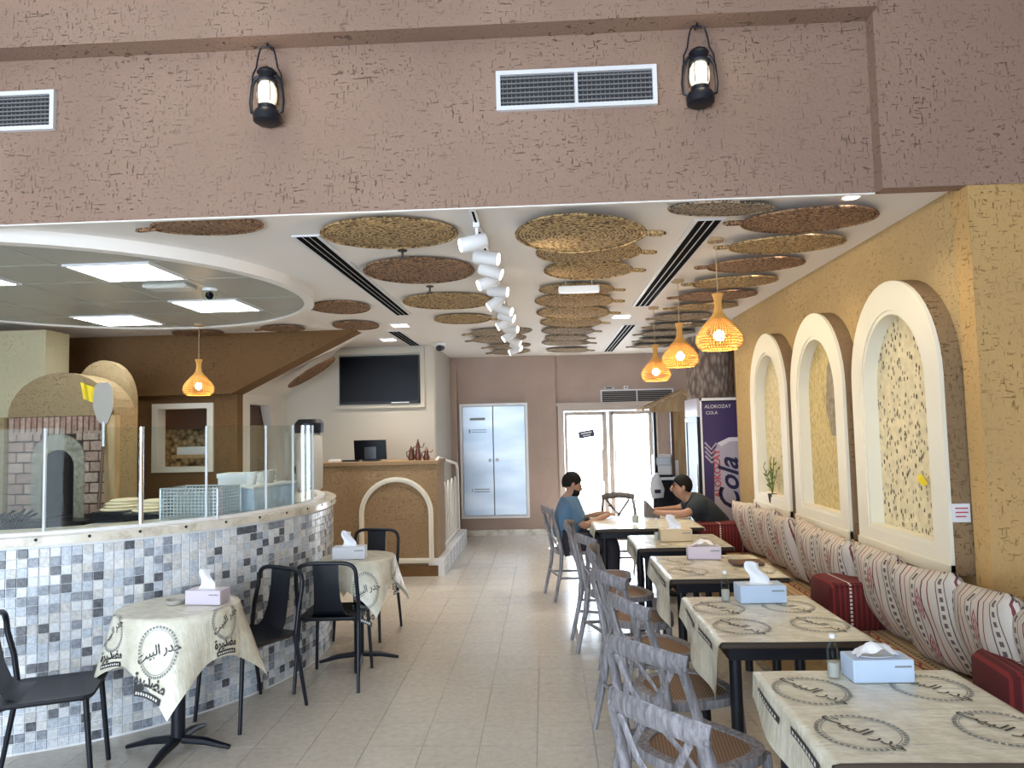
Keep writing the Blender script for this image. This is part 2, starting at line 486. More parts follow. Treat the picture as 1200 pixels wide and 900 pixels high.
# ------------------------------------------------------------------ mesh builder
class MB:
    def __init__(s):
        s.v, s.f, s.mi = [], [], []
        s.cur = 0

    def add(s, verts, faces):
        o = len(s.v)
        s.v += [tuple(p) for p in verts]
        s.f += [tuple(i + o for i in f) for f in faces]
        s.mi += [s.cur] * len(faces)
        return s

    def box(s, x0, x1, y0, y1, z0, z1):
        v = [(x0, y0, z0), (x1, y0, z0), (x1, y1, z0), (x0, y1, z0), (x0, y0, z1), (x1, y0, z1), (x1, y1, z1), (x0, y1, z1)]
        return s.add(v, [(3, 2, 1, 0), (4, 5, 6, 7), (0, 1, 5, 4), (1, 2, 6, 5), (2, 3, 7, 6), (3, 0, 4, 7)])

    def rbox(s, x0, x1, y0, y1, z0, z1, b=0.01):
        """box with chamfered vertical and top edges"""
        def ring(i, z):
            return [(x0 + i + b, y0 + i, z), (x1 - i - b, y0 + i, z), (x1 - i, y0 + i + b, z), (x1 - i, y1 - i - b, z),
                    (x1 - i - b, y1 - i, z), (x0 + i + b, y1 - i, z), (x0 + i, y1 - i - b, z), (x0 + i, y0 + i + b, z)]
        rs = [ring(b * 0.6, z0), ring(0, z0 + b), ring(0, z1 - b), ring(b * 0.6, z1)]
        return s.loft(rs, cap=True)

    def loft(s, rings, cap=True, close=True):
        n = len(rings[0])
        v = [p for r in rings for p in r]
        f = []
        for i in range(len(rings) - 1):
            for j in range(n if close else n - 1):
                k = (j + 1) % n
                f.append((i * n + j, i * n + k, (i + 1) * n + k, (i + 1) * n + j))
        if cap:
            f.append(tuple(reversed(range(n))))
            f.append(tuple((len(rings) - 1) * n + j for j in range(n)))
        return s.add(v, f)

    def tube(s, pts, r, n=8, cap=True, flat=1.0, up=None, closed=False):
        pts = [Vector(p) for p in pts]
        N = len(pts)
        rs = r if isinstance(r, (list, tuple)) else [r] * N
        rings = []
        prev = None
        for i, p in enumerate(pts):
            if closed:
                d = pts[(i + 1) % N] - pts[i - 1]
            else:
                d = pts[min(i + 1, N - 1)] - pts[max(i - 1, 0)]
            d.normalize()
            if prev is None:
                ref = Vector(up) if up else (Vector((0, 0, 1)) if abs(d.z) < 0.9 else Vector((1, 0, 0)))
                a = d.cross(ref).normalized()
            else:
                a = (prev - d * prev.dot(d))
                if a.length < 1e-5:
                    a = d.orthogonal()
                a.normalize()
            prev = a
            b = d.cross(a)
            rings.append([tuple(p + a * (rs[i] * cos(2 * pi * k / n)) + b * (rs[i] * flat * sin(2 * pi * k / n))) for k in range(n)])
        if closed:
            rings.append(rings[0])
            return s.loft(rings, cap=False)
        return s.loft(rings, cap=cap)

    def cyl(s, x, y, z0, z1, r, n=16, r1=None):
        r1 = r if r1 is None else r1
        a = [(x + r * cos(2 * pi * k / n), y + r * sin(2 * pi * k / n), z0) for k in range(n)]
        b = [(x + r1 * cos(2 * pi * k / n), y + r1 * sin(2 * pi * k / n), z1) for k in range(n)]
        return s.loft([a, b])

    def lathe(s, prof, cx=0, cy=0, n=20, cap=True):
        rings = [[(cx + r * cos(2 * pi * k / n), cy + r * sin(2 * pi * k / n), z) for k in range(n)] for r, z in prof]
        return s.loft(rings, cap=cap)

    def prism(s, pts, fn0, fn1):
        """polygon pts (2D) extruded between two mappings to 3D"""
        n = len(pts)
        v = [fn0(*p) for p in pts] + [fn1(*p) for p in pts]
        f = [tuple(range(n)), tuple(reversed(range(n, 2 * n)))]
        f += [(j, (j + 1) % n, n + (j + 1) % n, n + j) for j in range(n)]
        return s.add(v, f)

    def ring(s, outer, inner, fn0, fn1):
        n = len(outer)
        v = [fn0(*p) for p in outer] + [fn0(*p) for p in inner] + [fn1(*p) for p in outer] + [fn1(*p) for p in inner]
        f = []
        for j in range(n):
            k = (j + 1) % n
            f += [(j, k, n + k, n + j), (2 * n + k, 2 * n + j, 3 * n + j, 3 * n + k), (j, 2 * n + j, 2 * n + k, k), (n + k, 3 * n + k, 3 * n + j, n + j)]
        return s.add(v, f)

    def sphere(s, c, r, n=12, m_=8, sq=(1, 1, 1)):
        rings = []
        for i in range(m_ + 1):
            th = pi * i / m_
            th = min(max(th, 0.02), pi - 0.02)
            rings.append([(c[0] + r * sq[0] * sin(th) * cos(2 * pi * k / n), c[1] + r * sq[1] * sin(th) * sin(2 * pi * k / n), c[2] - r * sq[2] * cos(th)) for k in range(n)])
        return s.loft(rings)

    def grid(s, fn, nu, nv, thick=None):
        v = [fn(i / nu, j / nv) for i in range(nu + 1) for j in range(nv + 1)]
        f = [(i * (nv + 1) + j, (i + 1) * (nv + 1) + j, (i + 1) * (nv + 1) + j + 1, i * (nv + 1) + j + 1) for i in range(nu) for j in range(nv)]
        return s.add(v, f)

    def mesh(s, name, mats):
        me = bpy.data.meshes.new(name)
        me.from_pydata(s.v, [], s.f)
        mats = mats if isinstance(mats, (list, tuple)) else [mats]
        for q in mats:
            me.materials.append(M[q] if isinstance(q, str) else q)
        if len(mats) > 1:
            for p, i in zip(me.polygons, s.mi):
                p.material_index = i
        import bmesh
        bm = bmesh.new()
        bm.from_mesh(me)
        bmesh.ops.recalc_face_normals(bm, faces=bm.faces)
        bm.to_mesh(me)
        bm.free()
        return me

    def build(s, name, mats, parent=None, smooth=False, loc=None, rot=None):
        return place(s.mesh(name, mats), name, parent, smooth, loc, rot)


def place(me, name, parent=None, smooth=False, loc=None, rot=None):
    o = bpy.data.objects.new(name, me)
    COL.objects.link(o)
    if parent is not None:
        o.parent = parent
    if loc is not None:
        o.location = loc
    if rot is not None:
        o.rotation_euler = rot
    if smooth:
        for p in me.polygons:
            p.use_smooth = True
        if smooth != 'all':
            try:
                me.set_sharp_from_angle(angle=radians(40))
            except Exception:
                pass
    return o


def empty(name, loc=(0, 0, 0), rz=0.0):
    o = bpy.data.objects.new(name, None)
    o.empty_display_size = 0.1
    COL.objects.link(o)
    o.location = loc
    o.rotation_euler = (0, 0, rz)
    return o


def tag(o, label, cat, group=None):
    o['label'] = label
    o['category'] = cat
    if group:
        o['group'] = group
    return o


def struct(o, label=None):
    o['kind'] = 'structure'
    if label:
        o['label'] = label
    return o


def copy_tree(src, parent=None):
    c = src.copy()
    COL.objects.link(c)
    if parent is not None:
        c.parent = parent
    for ch in list(src.children):
        copy_tree(ch, c)
    return c


def thing(name, label, cat, loc=(0, 0, 0), rz=0.0, group=None):
    return tag(empty(name, loc, rz), label, cat, group)


def text_mesh(body, size, name='lettering', shear=0.0, bold=0.0):
    cu = bpy.data.curves.new(name, 'FONT')
    cu.body, cu.size, cu.shear = body, size, shear
    cu.align_x, cu.align_y = 'CENTER', 'CENTER'
    cu.offset = bold
    cu.resolution_u = 3
    o = bpy.data.objects.new(name, cu)
    COL.objects.link(o)
    bpy.context.view_layer.update()
    dg = bpy.context.evaluated_depsgraph_get()
    me = bpy.data.meshes.new_from_object(o.evaluated_get(dg))
    bpy.data.objects.remove(o)
    me.materials.clear()
    return me


ORD = ['first', 'second', 'third', 'fourth', 'fifth', 'sixth', 'seventh', 'eighth', 'ninth', 'tenth', 'eleventh', 'twelfth', 'thirteenth', 'fourteenth']
CEIL = 2.8
BAR_C, BAR_R, BAR_H = (-3.5, 5.42), 1.80, 1.13

# ================================================================== THE SETTING
# ---- floor: slab in grout colour with one object per tile
fl = struct(MB().box(-6.2, 3.4, -3.2, 11.6, -0.12, -0.004).build('floor', 'floor_grout'), 'pale beige tiled floor with a soft shine')
tile_me = MB().box(-0.1485, 0.1485, -0.1485, 0.1485, -0.004, 0.0).mesh('floor_tile', 'floor_tile')
cells = []
for i in range(-20, 11):
    for j in range(-10, 38):
        x, y = i * 0.3 + 0.07, j * 0.3 + 0.1
        if -6.0 < x < 3.2 and y < 11.4:
            cells.append((x, y))


def in_view(x, y):
    return y > 3.0 and -2.0 < x < 1.35 and abs(x - 0.0) < 0.70 * y and (x + 3.5) ** 2 + (y - 5.42) ** 2 > 1.8 ** 2 and not (x < -1.2 and y > 8.1)


seen = sorted([c for c in cells if in_view(*c)], key=lambda c: c[1])[:300]
sset = set(seen)
for (x, y) in seen:
    place(tile_me, 'floor_tile', fl, loc=(x, y, 0))
rest = MB()
for (x, y) in cells:
    if (x, y) not in sset:
        rest.box(x - 0.1485, x + 0.1485, y - 0.1485, y + 0.1485, -0.004, 0.0)
o = rest.build('floor_tile_field', 'floor_tile', fl)
o['kind'] = 'stuff'

# ---- right wall, pilaster, alcove
struct(MB().box(2.08, 2.35, 3.55, 7.85, 0, 2.9).build('wall_right', 'plaster_gold'), 'golden straw-flecked plaster wall behind the bench')
struct(MB().box(2.06, 3.4, 3.475, 3.6, 0, 2.79).build('wall_pilaster', 'plaster_gold_fine'), 'golden plaster pier below the beam end')
struct(MB().box(3.3, 3.5, -3.2, 3.55, 0, 4.5).build('wall_right_entrance', 'plaster_mauve'))
struct(MB().box(2.35, 3.2, 7.7, 7.85, 0, 2.9).box(3.1, 3.3, 7.85, 11.4, 0, 2.9).build('wall_right_alcove', 'plaster_gold'))
# ---- left walls
struct(MB().box(-6.2, -6.0, -3.2, 11.5, 0, 4.5).build('wall_left', 'plaster_brown'))
# ---- shopfront behind the camera: window wall with mullions
wf = MB().box(-6.2, 3.5, -3.2, -3.0, 2.85, 4.5).box(-6.2, -5.4, -3.2, -3.0, 0, 2.85).box(0.5, 3.5, -3.2, -3.0, 0, 2.85).box(-5.4, 0.5, -3.2, -3.0, 0, 0.2)
struct(wf.build('wall_front', 'plaster_mauve'))
for k, x in enumerate((-3.9, -2.45, -1.0)):
    struct(MB().box(x - 0.04, x + 0.04, -3.14, -3.06, 0.2, 2.85).build('trim_%d' % (k + 1), 'door_alu'))
# ---- beam above
bm_ = MB().box(-6.0, 3.3, 3.55, 3.572, 2.772, 4.4)
struct(bm_.build('wall_beam', 'plaster_mauve'), 'mauve brown straw-flecked plaster beam across the room')
struct(MB().box(-6.0, 1.66, 3.42, 3.55, 3.65, 4.4).build('trim_ledge', 'plaster_mauve'), 'plaster ledge running along the top of the beam')
struct(MB().box(1.66, 3.3, 3.47, 3.55, 2.768, 4.4).build('wall_beam_pier', 'plaster_mauve'), 'plaster face at the end of the beam')
struct(MB().box(-6.0, 1.66, 3.5485, 3.574, 2.766, 2.773).build('trim_beam_edge', 'ceiling_paint'))
struct(MB().box(-6.2, 3.5, -3.2, 3.55, 4.4, 4.5).build('ceiling_entrance', 'ceiling_paint'))
# ---- low ceiling
struct(MB().box(-6.0, 3.3, 3.57, 11.6, 2.8, 2.98).build('ceiling', 'ceiling_paint'), 'white painted ceiling over the dining aisle')

# ---- dropped round ceiling over the bar
cx, cy, R = -3.52, 5.30, 1.72
n = 72
circ = lambda r: [(cx + r * cos(2 * pi * k / n), cy + r * sin(2 * pi * k / n)) for k in range(n)]
disc = struct(MB().ring(circ(R), circ(R - 0.08), lambda x, y: (x, y, 2.725), lambda x, y: (x, y, 2.8)).build('ceiling_disc', 'ceiling_paint', smooth=True),
              'round dropped ceiling of grey panels above the tiled bar')


def clip_circle(poly, r):
    out = poly
    for k in range(48):
        a = 2 * pi * (k + 0.5) / 48
        nx, ny = cos(a), sin(a)
        d = r * cos(pi / 48)
        res = []
        for i in range(len(out)):
            p, q = out[i], out[(i + 1) % len(out)]
            dp = (p[0] - cx) * nx + (p[1] - cy) * ny - d
            dq = (q[0] - cx) * nx + (q[1] - cy) * ny - d
            if dp <= 0:
                res.append(p)
            if dp * dq < 0:
                t_ = dp / (dp - dq)
                res.append((p[0] + (q[0] - p[0]) * t_, p[1] + (q[1] - p[1]) * t_))
        out = res
        if len(out) < 3:
            return []
    return out


xs = [-5.38, -4.80, -4.20, -3.60, -3.00, -2.42, -1.78]
ys = [3.5, 4.28, 4.80, 5.55, 6.12, 6.70, 7.3]
PANELS = {(4, 1), (4, 3), (2, 4), (2, 1)}
g = 0.008
panel_specs = []
for i in range(6):
    for j in range(6):
        rect = [(xs[i] + g, ys[j] + g), (xs[i + 1] - g, ys[j] + g), (xs[i + 1] - g, ys[j + 1] - g), (xs[i] + g, ys[j + 1] - g)]
        if (i, j) in PANELS:
            panel_specs.append((xs[i], xs[i + 1], ys[j], ys[j + 1]))
            continue
        pl = clip_circle(rect, R - 0.085)
        if len(pl) >= 3:
            MB().prism(pl, lambda x, y: (x, y, 2.739), lambda x, y: (x, y, 2.75)).build('ceiling_panel', 'ceiling_tile', disc)
MB().prism(circ(R - 0.085), lambda x, y: (x, y, 2.7435), lambda x, y: (x, y, 2.76)).build('grid_frame', 'tile_grid', disc)
plabels = ['lit square panel of the round ceiling cut by the left photo edge', 'lit square ceiling panel nearest the brown kitchen wall, above the oven side',
           'large lit square ceiling panel nearest the beam', 'lit square ceiling panel at the right of the round ceiling, beside the dome camera']
order = {}
for (x0, x1, y0, y1) in panel_specs:
    key = (x0 < -3, y0 > 5)
    lab = {(True, False): plabels[0], (True, True): plabels[1], (False, False): plabels[2], (False, True): plabels[3]}[key]
    p = thing('ceiling_light', lab, 'ceiling light', ((x0 + x1) / 2, (y0 + y1) / 2, 2.73), group='lit square panels of the round ceiling')
    w, h = (x1 - x0) / 2 - 0.012, (y1 - y0) / 2 - 0.012
    MB().ring([(-w, -h), (w, -h), (w, h), (-w, h)], [(-w + .02, -h + .02), (w - .02, -h + .02), (w - .02, h - .02), (-w + .02, h - .02)],
              lambda x, y: (x, y, 0.0), lambda x, y: (x, y, 0.014)).build('frame', 'grille_white', p)
    MB().box(-w + .02, w - .02, -h + .02, h - .02, 0.002, 0.012).build('diffuser', 'panel_light', p)

# ---- kitchen wall with window, stair soffit, TV wall
xz = lambda Y: (lambda x, z: (x, Y, z))
kw = MB()
kw.prism([(-6.0, 0), (-4.42, 0), (-4.42, 2.8), (-6.0, 2.8)], xz(8.0), xz(8.15))
kw.prism([(-4.42, 0), (-3.77, 0), (-3.77, 1.27), (-4.42, 1.27)], xz(8.0), xz(8.15))
kw.prism([(-4.42, 2.01), (-3.77, 2.01), (-3.77, 2.8), (-4.42, 2.8)], xz(8.0), xz(8.15))
kw.prism([(-3.77, 0), (-3.48, 0), (-3.48, 2.12), (-2.08, 2.8), (-3.77, 2.8)], xz(8.0), xz(8.15))
kw.prism([(-6.0, 2.12), (-3.49, 2.12), (-2.08, 2.8), (-6.0, 2.8)], xz(7.86), xz(8.0))
wk = struct(kw.build('wall_kitchen', 'plaster_brown'), 'dark brown plaster wall behind the kitchen with a sloping right edge')
# hatch window in the kitchen wall
wd = struct(empty('window_1', (0, 0, 0)), 'cream framed hatch in the brown kitchen wall')
o4 = [(-4.46, 1.25), (-3.75, 1.25), (-3.75, 2.03), (-4.46, 2.03)]
i4 = [(-4.39, 1.31), (-3.82, 1.31), (-3.82, 1.97), (-4.39, 1.97)]
MB().ring(o4, i4, xz(7.97), xz(8.14)).build('window_frame', 'white_trim', wd)
struct(MB().box(-4.7, -3.6, 8.55, 8.62, 0.9, 2.4).build('wall_stone', 'rough_stone'), 'rough stone wall seen through the kitchen hatch')
struct(MB().box(-4.7, -3.6, 8.45, 8.56, 1.74, 2.4).build('trim_hatch_shadow', 'dark_wood'))  # dark box standing in for the shade at the top of the hatch
sh = MB().box(-4.35, -3.85, 8.2, 8.55, 1.40, 1.44).build('hatch_shelf', 'light_wood')
tag(sh, 'narrow wooden shelf inside the kitchen hatch', 'shelf')
tag(MB().rbox(-4.30, -3.95, 8.22, 8.4, 1.44, 1.53, 0.01).build('white_tray', 'plate_white'), 'long white tray on the shelf inside the kitchen hatch', 'tray')
# pale strip along the foot of the soffit and side wall
sw = MB()
yz = lambda X: (lambda y, z: (X, y, z))
sw.prism([(8.15, 0), (8.35, 0), (8.35, 2.16), (8.15, 2.16)], yz(-3.6), yz(-3.48))
sw.prism([(8.35, 0), (9.05, 0), (9.05, 1.2), (8.35, 1.2)], yz(-3.6), yz(-3.48))
sw.prism([(8.35, 2.02), (9.05, 2.02), (9.5, 2.02), (9.5, 2.16), (8.35, 2.16)], yz(-3.6), yz(-3.48))
sw.prism([(9.2, 0), (9.5, 0), (9.5, 2.02), (8.95, 2.02), (9.2, 1.5)], yz(-3.6), yz(-3.48))
struct(sw.build('wall_stair', 'white_paint'), 'pale wall under the stair with a slanted dark opening')
struct(MB().box(-3.66, -3.61, 8.2, 9.4, 1.1, 2.2).build('wall_stair_back', 'dark_wood'))
sl = MB()
nf = [(-3.5, 2.12), (-2.08, 2.8), (-2.35, 2.8), (-3.6, 2.2)]
ff = [(-3.5, 2.13), (-2.70, 2.8), (-2.9, 2.8), (-3.6, 2.2)]
sl.loft([[(x, 8.15, z) for x, z in nf], [(x, 9.5, z) for x, z in ff]])
struct(sl.build('ceiling_stair_slope', 'ceiling_paint'), 'white sloping underside of the stairs')
struct(MB().box(-3.7, -1.46, 9.5, 9.65, 0, 2.8).build('wall_television', 'tv_wall_paint'), 'beige painted wall carrying the television')
struct(MB().box(-1.62, -1.46, 9.65, 11.3, 0, 2.8).build('wall_corridor', 'corridor_paint'))
struct(MB().box(-1.62, -1.36, 11.18, 11.34, 0, 2.72).box(-1.6, 0.19, 11.3, 11.6, 0, 2.8).build('wall_back', 'plaster_back'), 'brown back wall with the metal double doors')
wb = MB().box(0.17, 0.22, 11.38, 11.6, 0, 2.8).box(1.78, 3.2, 11.38, 11.6, 0, 2.8).box(0.22, 1.78, 11.38, 11.6, 2.0, 2.8)
struct(wb.build('wall_back_entrance', 'plaster_back'), 'brown back wall around the glass doors')
for nm, bx in (('baseboard_back', (-1.3, 0.15, 11.26, 11.3, 0, 0.09)),):
    struct(MB().box(*bx).build(nm, 'marble'))
struct(MB().box(-3.0, 5.0, 11.6, 22, -0.12, -0.02).build('ground_outside', 'outdoor_paving'))

# ---- double glass door
dr = struct(empty('door_1'), 'double glass door in pale aluminium frame, bright daylight outside')
fr_ = MB().box(0.22, 0.31, 11.36, 11.46, 0, 2.0).box(1.69, 1.78, 11.36, 11.46, 0, 2.0).box(0.31, 1.69, 11.36, 11.46, 1.91, 2.0).box(0.18, 1.82, 11.345, 11.38, 2.0, 2.04)
fr_.build('door_frame', 'door_alu', dr)
for x0, x1, hx in ((0.315, 0.985, 0.90), (1.015, 1.685, 1.10)):
    lf = MB()
    e = 0.045
    e2 = 0.07
    lf.box(x0, x0 + (e if x0 < 0.5 else e2), 11.38, 11.43, 0.02, 1.9).box(x1 - (e2 if x0 < 0.5 else e), x1, 11.38, 11.43, 0.02, 1.9)
    lf.box(x0 + e, x1 - e, 11.38, 11.43, 1.84, 1.9).box(x0 + e, x1 - e, 11.38, 11.43, 0.02, 0.16)
    leaf = lf.build('door_leaf', 'door_alu', dr)
    MB().box(x0 + e, x1 - e, 11.402, 11.408, 0.16, 1.84).build('pane', 'door_glass', leaf)
    MB().tube([(hx, 11.38, 0.80), (hx, 11.31, 0.82), (hx, 11.30, 0.9), (hx, 11.30, 1.20), (hx, 11.31, 1.28), (hx, 11.38, 1.3)], 0.012, 8).build('handle', 'door_alu', leaf)
sg = thing('door_sign', 'small dark plaque hanging askew on the left glass door leaf', 'sign', (0.66, 11.39, 1.545), 0)
MB().rbox(-0.125, 0.125, -0.006, 0.0, -0.055, 0.055, 0.003).build('plaque', 'cola_navy', sg)
MB().box(-0.085, 0.085, -0.008, -0.005, 0.008, 0.028).box(-0.06, 0.06, -0.008, -0.005, -0.028, -0.012).build('lettering', 'print_white', sg)
sg.rotation_euler = (0, radians(-9), 0)

# ---- metal double doors of the service cupboard
sd = struct(empty('door_2'), 'closed pale blue brushed metal double doors in the back wall')
MB().ring([(-1.33, 0.27), (-0.26, 0.27), (-0.26, 2.06), (-1.33, 2.06)], [(-1.29, 0.31), (-0.30, 0.31), (-0.30, 2.02), (-1.29, 2.02)], xz(11.25), xz(11.3)).build('door_frame', 'white_gloss', sd)
for x0, x1, kx in ((-1.285, -0.812, -0.86), (-0.802, -0.305, -0.75)):
    lf = MB().rbox(x0, x1, 11.262, 11.295, 0.315, 2.015, 0.004).build('door_leaf', 'brushed_panel', sd)
    k = MB().sphere((kx, 11.245, 1.17), 0.027, 12, 8)
    k.build('knob', 'white_gloss', lf, smooth=True)
    if x0 < -1:
        pr = MB()
        for (a_, b_, c_, d_) in ((-1.17, -0.93, 1.80, 1.84), (-1.19, -1.165, 1.60, 1.66), (-1.14, -0.91, 1.645, 1.655), (-1.14, -0.91, 1.61, 1.62), (-1.16, -1.145, 0.68, 0.73), (-1.12, -0.88, 0.715, 0.73), (-1.12, -0.88, 0.675, 0.69)):
            pr.box(a_, b_, 11.259, 11.263, c_, d_)
        pr.build('printed_lines', 'print_grey', lf)

# ================================================================== VENTS AND CEILING FITTINGS
def grille(name, label, x0, x1, z0, z1, Y, halves, nblade, vbars=True, ybar='grille_blade'):
    g_ = thing(name, label, 'air vent', ((x0 + x1) / 2, Y, z0))
    w, h = (x1 - x0) / 2, z1 - z0
    b = 0.022
    MB().ring([(-w, 0), (w, 0), (w, h), (-w, h)], [(-w + b, b), (w - b, b), (w - b, h - b), (-w + b, h - b)], lambda x, z: (x, -0.025, z), lambda x, z: (x, 0.0, z)).build('frame', 'grille_white', g_)
    MB().box(-w + b, w - b, -0.004, 0.0, b, h - b).build('backing', 'grille_dark', g_)
    if halves:
        MB().box(-0.008, 0.008, -0.024, -0.003, b, h - b).build('mullion', 'grille_white', g_)
    bl = MB().box(-w + b, w - b, -0.018, -0.009, 0, 0.006).mesh('blade', ybar)
    for k in range(nblade):
        z = b + (h - 2 * b) * (k + 0.75) / (nblade + 0.5)
        place(bl, 'blade', g_, loc=(0, 0, z - 0.003))
    if vbars:
        nb = int((2 * w - 2 * b) / 0.022)
        vm = MB().box(-0.0015, 0.0015, -0.009, -0.005, b, h - b).mesh('vertical_vane', ybar)
        for k in range(nb):
            place(vm, 'vertical_vane', g_, loc=(-w + b + (k + 0.5) * (2 * w - 2 * b) / nb, 0, 0))
    return g_


grille('air_vent', 'wide white framed air vent in the beam between the two lanterns', -0.2, 0.61, 3.26, 3.465, 3.55, True, 6)
grille('air_vent', 'white framed air vent in the beam cut by the left photo edge', -3.1, -2.51, 3.265, 3.475, 3.55, False, 7)
grille('air_vent', 'long pale air grille above the glass back doors', 0.90, 2.04, 2.02, 2.235, 11.38, True, 5, False, 'bezel_grey')
for x, lab, sx in ((1.03, 'grey sensor box on top of the back door grille', 0.09), (1.30, 'small white sensor on top of the back door grille', 0.035)):
    d_ = thing('sensor', lab, 'sensor', (x, 11.36, 2.24))
    MB().rbox(-sx, sx, -0.03, 0.02, 0, 0.05, 0.008).build('housing', 'grille_white' if sx < 0.05 else 'bezel_grey', d_)
    MB().box(-sx * 0.5, sx * 0.5, -0.034, -0.028, 0.015, 0.03).build('lens', 'grille_dark', d_)


def diffuser(x0, x1, y0, y1, label):
    d_ = thing('slot_diffuser', label, 'air vent', ((x0 + x1) / 2, (y0 + y1) / 2, 2.786), group='black ceiling slot vents')
    w, h = (x1 - x0) / 2, (y1 - y0) / 2
    MB().box(-w - 0.02, w + 0.02, -h - 0.01, h + 0.01, 0.004, 0.014).build('frame', 'grille_white', d_)
    sw_ = 2 * w / 3
    sm = MB().box(-sw_ * 0.37, sw_ * 0.37, -h, h, 0.0, 0.006).mesh('slot', 'slot_black')
    for k in range(3):
        place(sm, 'slot', d_, loc=(-w + sw_ * (k + 0.5), 0, 0))


diffuser(0.885, 1.025, 4.0, 6.8, 'long black triple slot vent beside the hanging basket lamps')
diffuser(0.93, 1.06, 8.08, 10.85, 'far black triple slot vent in the ceiling near the back doors')
diffuser(-1.415, -1.29, 4.04, 6.9, 'long black triple slot vent right of the round ceiling')
diffuser(-1.75, -1.62, 8.05, 9.4, 'short black triple slot vent in front of the television')


def lantern(loc, label):
    L = thing('hurricane_lantern', label, 'lantern', loc, 0, 'black hurricane lanterns on the beam')
    MB().lathe([(0.052, 0.0), (0.066, 0.008), (0.07, 0.035), (0.06, 0.06), (0.045, 0.068), (0.045, 0.09), (0.03, 0.094)], n=20).build('fuel_tank', 'black_metal', L, smooth=True)
    gl = MB().lathe([(0.036, 0.095), (0.047, 0.12), (0.05, 0.15), (0.046, 0.185), (0.034, 0.21)], n=20).build('glass_globe', 'lantern_glow', L, smooth=True)
    MB().lathe([(0.05, 0.208), (0.052, 0.22), (0.04, 0.235), (0.038, 0.255), (0.05, 0.262), (0.042, 0.275), (0.018, 0.29), (0.006, 0.293)], n=20).build('chimney_cap', 'black_metal', L, smooth=True)
    for s_ in (-1, 1):
        MB().tube([(s_ * 0.05, 0, 0.05), (s_ * 0.078, 0, 0.06), (s_ * 0.083, 0, 0.11), (s_ * 0.075, 0, 0.2), (s_ * 0.055, 0, 0.24), (s_ * 0.035, 0, 0.245)], 0.009, 8).build('side_tube', 'black_metal', L, smooth=True)
    for k in range(5):
        a = 2 * pi * k / 5 + 0.3
        MB().tube([(0.051 * cos(a), 0.051 * sin(a), 0.1), (0.055 * cos(a), 0.055 * sin(a), 0.15), (0.05 * cos(a), 0.05 * sin(a), 0.205)], 0.0025, 5).build('guard_wire', 'black_metal', L)
    hp = [(0.075 * cos(a) * (1.0 if a < 0.3 or a > pi - 0.3 else 0.78), 0.0, 0.21 + 0.19 * min(1, sin(a) * 1.15)) for a in [pi * k / 16 for k in range(17)]]
    MB().tube(hp, 0.0045, 6).build('bail_handle', 'black_metal', L, smooth=True)
    MB().tube([(0, 0.0, 0.395), (0, 0.005, 0.42), (0, 0.065, 0.42)], 0.004, 6).build('hook', 'black_metal', L)
    lamp('lantern_flame', 'POINT', (0, -0.09, 0.16), 0.6, (1, 0.85, 0.6), L, size=0.04)


lantern((-1.36, 3.475, 3.22), 'black hurricane lantern hanging on the beam left of the wide vent')
lantern((0.81, 3.475, 3.22), 'black hurricane lantern hanging on the beam right of the wide vent')

# ---- woven mats on the ceiling
def mat_mesh(kind):
    tray = MB()
    n_, rings = 44, 11
    ec = {0: 0.0, 1: 0.32, 2: 0.5}[kind]

    def outline(a):
        # pointed towards +x for the leaf kinds
        r = 1.0
        x, y = cos(a), sin(a)
        if ec:
            y *= (1 - ec * 0.35 * (1 + x) / 2 * (1 if x > 0 else 0.6))
            y *= sqrt(max(0.0, 1 - ec * max(0, abs(x) - 0.35) ** 2))
        return x, y
    rows = []
    for i in range(rings + 1):
        f = i / rings
        z = -0.028 + 0.02 * f * f + (0.004 if i % 2 else 0.0)
        if i == rings:
            z = -0.004
        rows.append([(0.35 * max(f, 0.02) * outline(2 * pi * k / n_)[0], 0.30 * max(f, 0.02) * outline(2 * pi * k / n_)[1], z) for k in range(n_)])
    rows.append([(p[0] * 0.99, p[1] * 0.99, 0.0) for p in rows[-1]])
    tray.loft(rows, cap=True)
    rim = MB()
    rim.tube([(0.352 * outline(2 * pi * k / n_)[0], 0.302 * outline(2 * pi * k / n_)[1], -0.008) for k in range(n_)], 0.008, 6, closed=True)
    hd = MB()
    hd.tube([(0.33, 0.0, -0.01), (0.38, 0.02, -0.014), (0.43, 0.018, -0.016), (0.45, 0.0, -0.016), (0.43, -0.018, -0.016), (0.38, -0.02, -0.014), (0.33, -0.005, -0.01)], 0.011, 6)
    return tray, rim, hd


MATM = {}
for k in range(3):
    for wv in ('woven_tan', 'woven_brown', 'woven_grey'):
        t_, r_, h_ = mat_mesh(k)
        MATM[(k, wv)] = (t_.mesh('tray', wv), r_.mesh('rim', wv), h_.mesh('handle', wv))
for v in MATM.values():
    for me in v:
        for p in me.polygons:
            p.use_smooth = True


def hang_mat(x, y, w, d, label, group, kind=0, wv='woven_tan', rz=0.0, tilt=(0, 0), z=2.782, handle=True, rot=None):
    o_ = thing('woven_mat', label, 'woven mat', (x, y, z), rz, group)
    o_.rotation_euler = rot or (tilt[0], tilt[1], rz)
    o_.scale = (w / 0.70, d / 0.60, 1.0)
    t_, r_, h_ = MATM[(kind, wv)]
    place(t_, 'tray', o_)
    place(r_, 'rim', o_)
    if handle:
        place(h_, 'handle', o_)
    return o_


